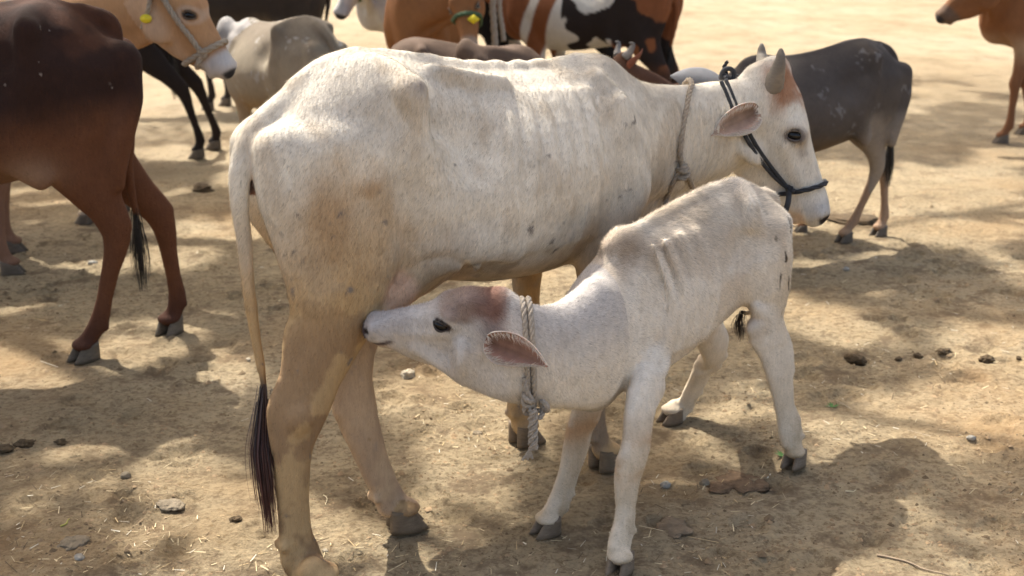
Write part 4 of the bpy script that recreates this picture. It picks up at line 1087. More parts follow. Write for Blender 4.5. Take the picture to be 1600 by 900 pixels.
    B.chain([(-.035, -.055, .74, .028, .035), (-.01, -.07, .64, .034, .04), (.03, -.09, .56, .03, .04)], .03)
    # tail tucked down between the hind legs
    tp = [(-.02, 0, .825), (-.075, .0, .80), (-.085, .0, .74), (-.075, .01, .66), (-.045, .015, .58), (-.01, .02, .52), (.03, .02, .47), tuple(fr.px(1160, 488, .02))]
    B.chain([(*p, r, r) for p, r in zip(tp, (.022, .020, .016, .013, .012, .010, .009, .008))], .012)
    B.blur(1)
    V, Q = B.mesh(); N_ = vnormals(V, Q); V = V + N_ * (.0035 * (fbm(V, 26, 3, 52) - .5) + .006 * (fbm(V, 9, 2, 53) - .5) * (V[:, 2:] > .4)[:, 0])[:, None]; x, y, z = V.T
    hd = (V - O) @ R / hs; ha, hy, hf = hd.T; W = (fr.o + V[:, :1] * fr.e + V[:, 1:2] * fr.n); wx = W[:, 0]
    ish = sstep(-.10, 0, ha) * sstep(.0, -.02, wx)
    n1 = fbm(V, 7, 4, 21); n2 = fbm(V, 18, 4, 22); n3 = fbm(V * np.array([1, 1, .5]), 60, 3, 23)
    c = np.tile(np.array([.72, .655, .56], np.float32), (len(V), 1))
    c = mixc(c, (.52, .42, .31), sstep(.45, .68, n1) * .5); c = mixc(c, (.50, .37, .20), sstep(.45, .2, z) * .45)
    wi = np.exp(-((x - .66) / .09) ** 2 - ((z - .79) / .06) ** 2); c = mixc(c, (.34, .24, .155), wi * .75 * sstep(.25, .6, n2))
    bk = sstep(.79, .86, z + .03 * (n2 - .5)) * sstep(.2, .35, x) * sstep(.62, .5, x); c = mixc(c, (.46, .36, .25), bk * .55)
    nkm = sstep(.30, .15, wx) * sstep(-.10, 0.02, wx) ; ntop = sstep(.50, .68, z) * (x > .74)
    c = mixc(c, (.46, .425, .40), ntop * .75 * (1 - ish * .6))
    rump = np.exp(-((x - .0) / .10) ** 2 - ((z - .53) / .14) ** 2); c = mixc(c, (.52, .38, .20), rump * .55)
    knee = np.exp(-((z - .27) / .045) ** 2) * (x > .6); c = mixc(c, (.45, .26, .12), knee * sstep(.35, .6, n2) * .8)
    c = mixc(c, (.42, .32, .20), sstep(.25, .05, z) * sstep(.45, .65, n2) * .6)
    spots = vnoise(V * np.array([1, 1, .6]), 42, 31); c = mixc(c, (.06, .04, .025), sstep(.80, .84, spots) * sstep(.13, .06, x) * sstep(.42, .5, z) * sstep(.84, .78, z) * (y > .03))
    # face
    c = mixc(c, (.58, .545, .51), ish * .5)
    n5 = fbm(V, 38, 4, 62); cap = ish * sstep(-.085, -.035, hf + .06 * (n2 - .5) + .05 * (n5 - .5)) * sstep(.31, .10, ha + .12 * (n2 - .5)) ; c = mixc(c, (.19, .095, .06), cap * .72)
    cap2 = ish * sstep(.12, .0, ha + .06 * (n2 - .5)) * sstep(-.16, -.06, hf + .07 * (n5 - .5)); c = mixc(c, (.165, .07, .045), cap2 * .8)
    c = mixc(c, (.36, .33, .32), ish * sstep(.26, .36, ha) * sstep(-.10, -.02, hf) * .6)
    nos = ish * sstep(.500, .512, ha) * sstep(-.085, -.065, hf); c = mixc(c, (.10, .075, .07), nos)
    c = mixc(c, (.50, .36, .27), ish * sstep(.40, .48, ha) * sstep(-.085, -.10, hf) * .8)
    nsd = np.sqrt(((ha - .497) / .020) ** 2 + ((np.abs(hy) - .040) / .022) ** 2 + ((hf + .036) / .013) ** 2); c = mixc(c, (.03, .022, .022), ish * sstep(1.2, .7, nsd))
    mo = ish * sstep(.40, .43, ha) * np.exp(-((hf + .097) / .009) ** 2); c = mixc(c, (.05, .03, .03), mo)
    ed = eyemask(ha, hf, .75); c = mixc(c, (.06, .045, .045), ish * sstep(1.15, .9, ed)); c = mixc(c, (.58, .55, .52), ish * sstep(1.9, 1.3, ed) * sstep(.95, 1.2, ed) * .7)
    c = c * (.90 + .20 * n3)[:, None]
    mesh_obj('body', V, Q, M_COAT, root, True, c)
    def flow(P):
        D = np.tile(np.array([-.75, 0, -.65]), (len(P), 1)); D += .9 * (np.stack([vnoise(P, 9, s_) for s_ in (1, 2, 3)], 1) - .5)
        return D
    def Lf(P): return np.where(P[:, 2] > .45, .011, .007) + .009 * sstep(.70, .82, P[:, 2]) * sstep(.80, .6, P[:, 0])
    fur(root, V, Q, c, 230000, Lf, .00055, flow, 6, .30, lambda P: np.where(P[:, 1] > -.1, 1.0, .45) + 1.2 * sstep(.6, .8, P[:, 2]), 'coat_hair', jit=.26, cvar=.19)
    hc = (.17, .13, .09)
    for f_, yaw in ((nh, .15), (fh, -.35), (nf, .35), (ff, -.25)): hoof(root, f_[0], f_[1], yaw, .74, hc)
    for q in (1, -1):
        eyeball(root, O, R, hs * 1.05, q, .75); eyelids(root, O, R, hs * 1.04, q, (.06, .05, .045), .75)
    e_ = fr.dirl
    ear(root, L(760, 528, 2.935), e_((.87, -.16, -.38)), e_((.05, -.95, -.12)), .165, .080, (.50, .43, .36), (.30, .165, .12))
    ear(root, H(.06, -.07, -.11), e_((.75, .45, -.55)), e_((-.2, .8, .3)), .14, .08, (.40, .33, .28), (.2, .1, .08))
    tassel(root, [fr.px(1159, 486, .02), fr.px(1154, 505, .02), fr.px(1157, 535, .03)], 130, .1, .007, (.025, .02, .018), (.04, .025, .02), .0008, 8, rad0=.006)
    # rope round its neck, plaited end hanging
    nr = thing('neck_rope', 'doubled pale rope round the neck of the suckling calf with a knotted end hanging below', 'rope', fr.o, fr.h)
    ce = L(824, 552, 3.04); lp = wrap(B, ce, fr.dirl((1, .1, .04)), .008, .2)
    mb = MB(); rope(mb, np.vstack([lp, lp[:2]]) + fr.dirl((-.009, 0, 0)), .0075); rope(mb, np.vstack([lp, lp[:2]]) + fr.dirl((.007, 0, 0)), .0075); mb.build('rope_loop', M_ROPE2, nr)
    mb = MB(); g = np.random.default_rng(2)
    c0 = L(833, 628, 2.97)
    for k in range(5):
        cc = c0 + fr.dirl((g.uniform(-.028, .03), g.uniform(-.01, .01), .012 - .012 * k)); tt = np.linspace(0, 2 * pi * 1.6, 30)
        a, b = nrm(g.normal(0, 1, 3)), nrm(g.normal(0, 1, 3)); b = nrm(b - (b @ a) * a)
        rope(mb, cc + .013 * (np.cos(tt)[:, None] * a + np.sin(tt)[:, None] * b), .0065)
    rope(mb, catmull([L(820, 590, 2.965), L(823, 612, 2.96), c0], .01), .0075)
    mb.build('knot', M_ROPE2, nr)
    mb = MB()
    for s_ in (0, 1, 2):
        pp = [L(833 + 5 * math.sin(k * 1.2 + s_ * 2.1), 640 + k * 7, 2.96 + .006 * math.cos(k * 1.2 + s_ * 2.1)) for k in range(10)]
        rope(mb, catmull(pp, .008), .0062)
    for k in range(5):
        rope(mb, [L(828, 702, 2.96), L(824 + 4 * k - 8, 714 + g.uniform(-4, 6), 2.96)], .003)
    mb.build('hanging_plait', M_ROPE2, nr)
    return fr, B

COWFR, COWB, COWV = build_white_cow()
CALFFR, CALFB = build_calf()

# ------------------------------------------------------------------ the rest of the herd
def leg_px(fr, px, py): return fr.foot(px, py)[:2]

def cattle(label, heading, origin, S, feet, colour, head=None, hs=1.0, roll=0.0, vox=.014, tail=None, tailcol=(.02, .017, .015), hoofc=(.12, .095, .07), horns=None, ears=True, earc=((.3, .2, .13), (.2, .11, .08)), group='cattle standing behind the white cow', cat='cow', neckpts=None, bones=True, hvis=True, eardir=None, earL=.19, pts=(None,) * 4, furn=0, name='cow', lid=(.2, .15, .1)):
    """colour(V local, head coords or None) -> (n,3); head = (world point of the face line's top, world direction down the face, world left)"""
    fr = Frame(heading, origin); root = thing(name, label, cat, fr.o, fr.h, group)
    lo = np.array([-.45 * S, -.42 * S, -.01]); hi = np.array([1.25 * S, .42 * S, 1.36 * S])
    if head is not None:
        O = fr.loc(head[0]); Rw = headframe(head[1], head[2], roll); R = np.stack([fr.dirl(Rw[:, i]) for i in range(3)], 1)
        for a in (-.06, .55):
            for q in (-.13, .13):
                for f_ in (.05, -.35):
                    p = O + R @ (np.array([a, q, f_]) * hs); lo = np.minimum(lo, p - .03); hi = np.maximum(hi, p + .03)
    B = Body(lo, hi, vox)
    T = [(r[0] * S, r[1] * S, r[2] * S, r[3] * S, r[4] * S, r[5], r[6], 0) for r in TORSO]
    B.slab(T, .03 * S)
    if bones: bones_sdf(B, S)
    H = None
    if head is not None:
        H = head_sdf(B, O, R, hs); hp = H(.09, 0, -.13); a0 = np.array([.97 * S, 0, 1.0 * S])
        m = a0 * .45 + hp * .55 + np.array([0, 0, .02 * S])
        B.chain([(*a0, .12 * S, .19 * S), (*m, .082 * S, .15 * S), (*hp, .068 * hs, .105 * hs)], .05 * S)
        B.chain([(1.0 * S, 0, .76 * S, .03 * S, .05 * S), (*(m - np.array([0, 0, .17 * S])), .014 * S, .045 * S), (*(hp * .8 + m * .2 - np.array([0, 0, .13 * S])), .015, .03)], .04 * S)
    legs_sdf(B, feet, S, pts)
    if tail is not None:
        tp = [(-.02 * S, 0, 1.26 * S), (-.12 * S, 0, 1.22 * S)] + [(-.20 * S + dx, dy, z) for dx, dy, z in tail]
        n = len(tp); B.chain([(*p, (.036 - .026 * i / n) * S, (.036 - .026 * i / n) * S) for i, p in enumerate(tp)], .015)
    B.blur(1); V, Q = B.mesh()
    hd = (V - O) @ R / hs if head is not None else None
    c = colour(V / S, hd); 
    c = c * (.88 + .24 * fbm(V, 30, 3, 77))[:, None]
    mesh_obj('body', V, Q, M_COAT, root, True, c)
    if furn:
        fur(root, V, Q, c, furn, .010, .0007, lambda P: np.tile(np.array([-.6, 0, -.7]), (len(P), 1)), 9, .2, None, 'coat_hair', cvar=.38)
    for f_ in feet: hoof(root, f_[0], f_[1], f_[2] if len(f_) > 2 else 0.0, S, hoofc)
    if tail is not None:
        p = np.array(tp[-1]); tassel(root, [p + np.array([0, 0, .03]), p + np.array([.0, 0, -.10 * S]), p + np.array([.0, 0, -.30 * S])], 160, .3, (.010 if furn else .014) * S, tailcol, tailcol, .0015, 5)
    if head is not None and hvis:
        for q in (1, -1):
            eyeball(root, O, R, hs, q); eyelids(root, O, R, hs, q, lid)
            if ears:
                d = R @ np.array([-.15, q * .95, -.35]) if eardir is None else fr.dirl(eardir if q > 0 else (eardir[0], -eardir[1], eardir[2]))
                ear(root, H(.055, q * .078, -.10), d, R @ np.array([.85, -q * .1, .2]), earL * hs, .09 * hs, *earc)
            if horns: horn(root, [H(.0, q * .06, -.04), H(-.05, q * .09, -.03), H(-.10, q * .105, -.01), H(-horns, q * .10, .02)], .033 * hs, (.28, .25, .22))
    return fr, B, root, H, (O, R) if head is not None else None

def plain(base, leg=None, belly=None, back=None, muzzle=None, spots=None, sn=1):
    def f(V, hd):
        x, y, z = V.T; n = fbm(V, 5, 4, sn); c = np.tile(np.array(base, np.float32), (len(V), 1))
        if back: c = mixc(c, back, sstep(.95, 1.2, z + .2 * (n - .5)) * .8)
        if belly: c = mixc(c, belly, sstep(.80, .66, z + .1 * (n - .5)) * (z > .5))
        if leg: c = mixc(c, leg, sstep(.72, .50, z + .15 * (n - .5)))
        if spots: c = mixc(c, spots, sstep(.50, .62, vnoise(V, 45, sn) * vnoise(V, 9, sn + 3)) * (z > .7) * .7)
        if hd is not None and muzzle:
            ha, hy, hf = hd.T; m = sstep(.38, .42, ha) * (ha < .6) * (hf > -.3) * (hf < .1); c = mixc(c, muzzle, m)
            nz = sstep(.485, .50, ha) * (ha < .6) * sstep(-.075, -.055, hf) * (hf < .1); c = mixc(c, (.03, .028, .03), nz)
            ed = eyemask(ha, hf); c = mixc(c, (.05, .04, .035), sstep(1.15, .85, ed) * (np.abs(hy) > .04))
        return c
    return f

def feet_at(fr_, *pp): return [tuple(fr_.foot(*p)[:2]) for p in pp]

def build_herd():
    # A dark brown cow, hindquarters at the left edge
    h = 200; o = np.array([-1.585, 4.72]); fr = Frame(h, o)
    nh, fh = fr.foot(132, 562), fr.foot(265, 520)
    def colA(V, hd):
        x, y, z = V.T; n = fbm(V, 5, 4, 3); n2 = fbm(V, 16, 3, 4); c = np.tile(np.array((.030, .014, .010), np.float32), (len(V), 1))
        c = mixc(c, (.085, .034, .018), sstep(.48, .62, n) * .7); c = mixc(c, (.125, .052, .026), sstep(.98, .80, z + .16 * (n - .5) + .05 * x))
        c = mixc(c, (.075, .032, .02), sstep(.25, .08, z)); c = mixc(c, (.30, .19, .12), np.exp(-((x - .20) / .10) ** 2 - ((z - .72) / .07) ** 2) * .7)
        c = mixc(c, (.20, .13, .09), np.exp(-((x - .02) / .06) ** 2 - ((z - .62) / .10) ** 2) * .5 * (y < 0.05))
        bits = vnoise(V, 70, 5) * vnoise(V, 130, 6); c = mixc(c, (.30, .24, .20), sstep(.68, .76, bits) * (x < .25) * (z > 1.0) * .8)
        return c
    frA, BA, rA, _, _ = cattle('dark brown cow with reddish legs and a black tail switch, cut by the left edge', h, o, 1.03,
        [(nh[0], nh[1], .55), (fh[0], fh[1], .9), (.90, .14), (.78, -.16)], colA, head=(np.array([-3.5, 4.1, .95]), (-.75, -.2, -.62), (.3, -.95, 0)), vox=.0095,
        tail=[(.07, -.01, 1.12)] + [(p_[0] + .206, p_[1], p_[2]) for p_ in (fr.px(200, 200, -.02), fr.px(200, 260, -.02), fr.px(207, 310, -.03), fr.px(213, 335, -.03))], hvis=True, furn=120000, hoofc=(.11, .09, .065), group='cattle standing around the white cow', name='cow')
    # B tan cow with rope halter, head behind the brown rump
    h = 8; o = np.array([-3.28, 6.0]); fr = Frame(h, o)
    f1 = fr.foot(20, 428); 
    def colB(V, hd):
        c = plain((.42, .235, .115), leg=(.20, .11, .07), belly=(.50, .36, .24), muzzle=(.50, .46, .43), sn=8)(V, hd)
        ha, hy, hf = hd.T; ish = (ha > .0) & (ha < .55) & (hf > -.33) & (hf < .1)
        c = mixc(c, (.52, .36, .24), ish * sstep(-.14, -.2, hf) * .6); c = mixc(c, (.30, .15, .075), ish * sstep(-.03, 0, hf) * (ha < .4) * .4)
        ed = eyemask(ha, hf); c = mixc(c, (.48, .36, .27), ish * sstep(2.2, 1.4, ed) * sstep(1.0, 1.3, ed) * .7)
        return c
    Ow = atY(284, -50, 5.62)
    frB, BB, rB, H, OR = cattle('tan cow with pale muzzle in a pale rope halter, head behind the dark brown rump', h, o, 1.0,
        [(-.10, .14), (-.05, -.14), (.80, .14), (f1[0], f1[1], .1)], colB, head=(Ow, (.46, -.06, -.88), (.08, 1, 0)), hs=.95, vox=.0105, group='cattle standing around the white cow', earc=((.42, .27, .16), (.25, .14, .1)), eardir=(-.75, .55, .1), horns=.12, lid=(.10, .07, .05))
    hal = thing('halter', 'pale twisted rope halter with a yellow tag on the tan cow', 'halter', frB.o, frB.h)
    f1_ = H(.37, 0, -.075); lp = wrap(BB, f1_, OR[1][:, 0], .010, .22); mb = MB(); rope(mb, np.vstack([lp, lp[:2]]), .0135); mb.build('nose_band', M_ROPE, hal)
    mb = MB()
    def onB(pts, r=.010): 
        out = []
        for p in pts:
            d = frB.dirl((0, 1, 0)); q = H(*p) - d * .3
            for _ in range(300):
                if BB.sample(q) < r * .7: break
                q = q + d * .002
            out.append(q)
        return out
    rope(mb, catmull(onB([(.37, 0, -.10), (.28, 0, -.105), (.20, 0, -.115), (.10, 0, -.12), (.03, 0, -.12), (-.03, 0, -.10)]), .012), .0125)
    rope(mb, catmull(onB([(.37, 0, -.10), (.41, 0, -.16), (.40, 0, -.20)]), .012), .011); mb.build('cheek_strap', M_ROPE, hal)
    mb = MB(); rope(mb, catmull(onB([(.14, 0, -.30), (.10, 0, -.22), (.04, 0, -.17), (-.02, 0, -.13)]), .012), .011)
    kq = onB([(.37, 0, -.10)])[0]; tt = np.linspace(0, 12, 40); mb.build('throat_strap', M_ROPE, hal); mb = MB(); rope(mb, kq + .015 * np.stack([np.cos(tt), .6 * np.sin(tt * .7), np.sin(tt)], 1), .010); mb.build('knot', M_ROPE, hal)
    tg = onB([(.12, 0, -.235)])[0]; V, F = tube([tg + frB.dirl((0, -.004, 0)), tg + frB.dirl((0, -.010, 0))], .019, 16, 1.3); mesh_obj('tag', V, F, M_TAG, hal)
    # C pale cow behind it: one hind leg shows
    h = 178; fr = Frame(h, (-2.52, 6.85)); f1 = fr.foot(133, 350)
    cattle('pale cream cow almost hidden behind the dark brown cow, one hind leg showing', h, (-2.52, 6.85), .96, [(f1[0], f1[1]), (f1[0] - .1, f1[1] - .3), (.85, .12), (.75, -.12)], plain((.50, .42, .33), leg=(.48, .38, .27), sn=12), tail=[(0, .0, 1.0), (.02, 0, .8), (.04, 0, .7)], group='cattle standing around the white cow',
           head=(np.array([-4.3, 6.8, 1.2]), (-.7, -.1, -.7), (0, -1, 0)))
    # D black cow, hind legs visible under the tan head
    h = 176; o = np.array([-2.56, 8.85]); fr = Frame(h, o); a, b = fr.foot(308, 247), fr.foot(334, 233)
    cattle('black cow behind the tan head, only its thin black hind legs and tail showing', h, o, 1.0, [(b[0], b[1]), (a[0], a[1]), (.85, .12), (.75, -.12)][0:0] + [(a[0], a[1]), (b[0], b[1]), (.85, .12), (.75, -.12)], plain((.022, .016, .014), sn=13), tail=[(-.02, 0, 1.0), (-.04, 0, .8), (-.04, 0, .7)], group='cattle standing around the white cow',
           head=(np.array([-4.3, 8.9, 1.25]), (-.7, -.1, -.7), (0, -1, 0)))
    # E dark grey-brown cow far behind
    o = np.array([-1.78, 11.2])
    cattle('big dark grey-brown cow far behind the grey calf, its belly and legs showing', 182, o, 1.05, [(-.12, .14), (.02, -.14), (.85, .14), (.75, -.14)], plain((.040, .032, .028), belly=(.11, .09, .075), sn=14), tail=[(0, 0, 1.0), (.02, 0, .8), (.04, 0, .7)], group='cattle standing around the white cow',
           head=(np.array([-3.65, 11.1, 1.3]), (-.7, -.1, -.7), (0, -1, 0)))
    # F grey young bull calf seen from behind
    h = 128; o = np.array([-1.07, 7.05])
    def colF(V, hd):
        c = plain((.32, .27, .20), leg=(.38, .30, .20), belly=(.36, .26, .16), back=(.17, .135, .10), spots=(.42, .40, .37), sn=15)(V, hd)
        ha, hy, hf = hd.T; ish = (ha > -.1) & (ha < .6) & (hf > -.35) & (hf < .12); return mixc(c, (.38, .36, .35), ish * .8 * sstep(.60, .75, V[:, 0]))
    Hw = atY(352, 30, 7.75)
    cattle('shaggy grey young calf turned away, standing left of the white rump', h, o, .84, [(-.08, .10), (-.10, -.12), (.70, .10), (.62, -.10)], colF, head=(Hw, (-.10, .30, -.90), (-.9, -.35, 0)), hs=.72, vox=.0115, tail=[(.0, -.02, .95), (.01, -.02, .8), (.02, -.02, .66)], furn=40000, group='cattle standing around the white cow', cat='calf', name='calf', earc=((.10, .09, .08), (.2, .14, .1)))
    # G whitish cow with green halter
    h = 193; o = np.array([-.15, 11.0])
    frG, BG, rG, HG, ORG = cattle('whitish cow with a grey muzzle and green cord, far behind the grey calf', h, o, 1.02, [(-.12, .14), (.02, -.14), (.72, .14), (.66, -.14)], plain((.52, .49, .45), leg=(.42, .34, .27), muzzle=(.42, .41, .41), sn=16),
        head=(atY(556, -75, 10.1), (-.28, -.30, -.91), (.95, -.3, 0)), hs=1.0, horns=.10, group='cattle standing around the white cow')
    lp = wrap(BG, HG(.30, 0, -.1), ORG[1][:, 0], .012, .26); hg = thing('halter', 'green cord halter on the far whitish cow', 'halter', frG.o, frG.h); mb = MB(); rope(mb, np.vstack([lp, lp[:2]]), .014); mb.build('nose_band', M_GREEN, hg)
    # I brown cow facing the camera
    h = 262; o = np.array([-.52, 9.7])
    frI, BI, rI, HI, ORI = cattle('orange-brown cow facing the camera with a yellow ear tag, behind the white back', h, o, 1.04, [(-.1, .14), (0, -.14), (.80, .16), (.84, -.15)], plain((.26, .115, .045), leg=(.22, .10, .05), back=(.16, .065, .03), muzzle=(.34, .24, .17), sn=17),
        head=(atY(716, -40, 8.35), (.12, -.40, -.90), (.95, -.25, 0)), hs=1.02, eardir=None, earc=((.16, .075, .035), (.15, .08, .06)), group='cattle standing around the white cow')
    lp = wrap(BI, HI(.26, 0, -.1), ORI[1][:, 0], .012, .28); hi_ = thing('halter', 'dull green cord halter on the orange-brown cow', 'halter', frI.o, frI.h); mb = MB(); rope(mb, np.vstack([lp, lp[:2]]), .014); mb.build('nose_band', M_GREEN, hi_)
    p = frI.loc(atY(740, 30, 8.22)); V, F = tube([p, p + frI.dirl((0, -.008, 0))], .030, 4, 1.4); mesh_obj('ear_tag', V, F, M_TAG, rI)
    # J low grey-brown calf
    h = 4; o = np.array([-.63, 7.35])
    cattle('grey-brown calf with drooping ear, its back just above the spine of the white cow', h, o, .735, [(-.08, .10), (-.02, -.10), (.60, .10), (.55, -.10)], plain((.125, .082, .058), leg=(.12, .08, .05), muzzle=(.30, .28, .27), sn=18),
        head=(atY(735, 62, 7.2), (.62, -.30, -.72), (.4, .9, 0)), hs=.70, vox=.0115, eardir=(.62, -.55, -.5), earL=.27, earc=((.10, .065, .045), (.42, .36, .33)), group='cattle standing around the white cow', cat='calf', name='calf')
    # K black cow
    h = 172; o = np.array([.66, 10.5])
    frK, BK, rK, HK, ORK = cattle('black cow behind the white back with pale ropes hanging from its neck', h, o, 1.02, [(-.12, .14), (-.02, -.14), (.78, .14), (.70, -.14)], plain((.014, .013, .014), sn=19), tail=[(0, 0, 1.0), (.02, 0, .8), (.04, 0, .7)],
        head=(np.array([-.62, 10.6, 1.25]), (-.5, -.15, -.85), (.1, -1, 0)), group='cattle standing around the white cow')
    rp = thing('tether_rope', 'pale tether rope hanging in two falls in front of the black cow', 'rope', frK.o, frK.h); mb = MB()
    Lk = lambda px, py, Y=9.15: frK.loc(atY(px, py, Y))
    rope(mb, catmull([Lk(779, -45, 9.2), Lk(772, -20), Lk(770, 10), Lk(772, 40), Lk(774, 78)], .05), .024); rope(mb, catmull([Lk(779, -45, 9.2), Lk(780, -10), Lk(781, 20), Lk(785, 45), Lk(787, 64)], .05), .018); mb.build('rope_falls', M_ROPE2, rp)
    # L pied cow
    h = 152; o = np.array([.98, 9.35])
    def colL(V, hd):
        x, y, z = V.T; n = fbm(V * np.array([1, 1, .8]), 2.6, 3, 26); c = np.tile(np.array((.20, .075, .032), np.float32), (len(V), 1))
        w2 = fbm(V, 4, 3, 29); c = mixc(c, (.56, .53, .48), sstep(.0, .02, .36 - np.abs(x - .48 + .3 * (n - .5)) - .25 * np.maximum(z - 1.0 + .5 * (w2 - .5), 0)) * (z > .45)); c = mixc(c, (.025, .018, .016), sstep(.56, .58, w2) * (x < .55)); c = mixc(c, (.20, .075, .032), sstep(.0, .02, .08 - np.abs(x - .70 + .4 * (z - .9))))
        c = mixc(c, (.06, .03, .02), sstep(.62, .5, z)); return c
    cattle('brown, white and black pied cow far behind, its belly and legs above the white hump', h, o, 1.04, [(-.12, .14), (-.05, -.14), (.80, .14), (.72, -.14)], colL, tail=[(0, 0, 1.0), (.02, 0, .8), (.04, 0, .7)], head=(np.array([-.35, 10.3, 1.35]), (-.6, .3, -.72), (-.4, -.9, 0)), group='cattle standing around the white cow')
    # M small reddish calf
    h = 185; o = np.array([1.47, 6.75])
    cattle('small reddish calf, only its head and back above the neck of the white cow', h, o, .635, [(-.07, .09), (0, -.09), (.52, .09), (.46, -.09)], plain((.20, .085, .045), leg=(.2, .1, .05), back=(.10, .05, .03), sn=20), head=(atY(965, 84, 6.55), (-.55, -.3, -.78), (.4, -.9, 0)), hs=.68, vox=.0115,
        horns=.09, eardir=(.5, .3, .65), earc=((.24, .08, .04), (.25, .11, .08)), group='cattle standing around the white cow', cat='calf', name='calf')
    # N dark grey calf at the right
    h = 207; o = np.array([1.80, 6.42]); fr = Frame(h, o); a, b = fr.foot(1318, 378), fr.foot(1372, 368); c_ = fr.foot(1212, 455)
    def colN(V, hd):
        c = plain((.085, .070, .060), leg=(.42, .31, .19), back=(.055, .046, .042), belly=(.13, .085, .05), spots=(.17, .16, .155), sn=21)(V, hd); x, y, z = V.T; n = fbm(V, 6, 3, 22)
        c = mixc(c, (.27, .23, .19), sstep(.92, .74, z + .2 * (n - .5)) * sstep(.28, .10, x) * .8); c = mixc(c, (.36, .19, .09), sstep(.6, .3, z) * (x < .3) * (y < 0) * .5); return mixc(c, (.40, .20, .10), sstep(.6, .5, z) * (x > .4) * .7)
    cattle('dark grey calf with pale legs standing behind the head of the white cow', h, o, .80, [(a[0], a[1], .1), (b[0], b[1], .1), (c_[0], c_[1]), tuple(fr.foot(1185, 440)[:2])], colN, tail=[(.015, .0, .90), (.0, 0, .78), (.0, 0, .66), (.005, 0, .52)], vox=.0105, furn=40000, tailcol=(.03, .025, .02),
        head=(fr.o + fr.e * 1.02 + np.array([0, 0, .62]), (-.55, -.35, -.75), (.5, -.86, 0)), hs=.78, group='cattle standing around the white cow', cat='calf', name='calf')
    # O brown cow at the right edge
    h = 176; o = np.array([4.62, 9.55]); fr = Frame(h, o); a = fr.foot(1563, 224)
    cattle('orange-brown cow facing left at the right edge, its foreleg and muzzle showing', h, o, 1.03, [(-.12, .14), (-.02, -.14), (a[0], a[1]), (.70, -.20)], plain((.20, .085, .035), leg=(.19, .085, .04), belly=(.34, .22, .13), muzzle=(.12, .075, .05), back=(.11, .05, .025), sn=23),
        head=(atY(1537, -62, 9.35), (-.66, -.12, -.75), (.15, -1, 0)), hs=1.0, group='cattle standing around the white cow')
build_herd()

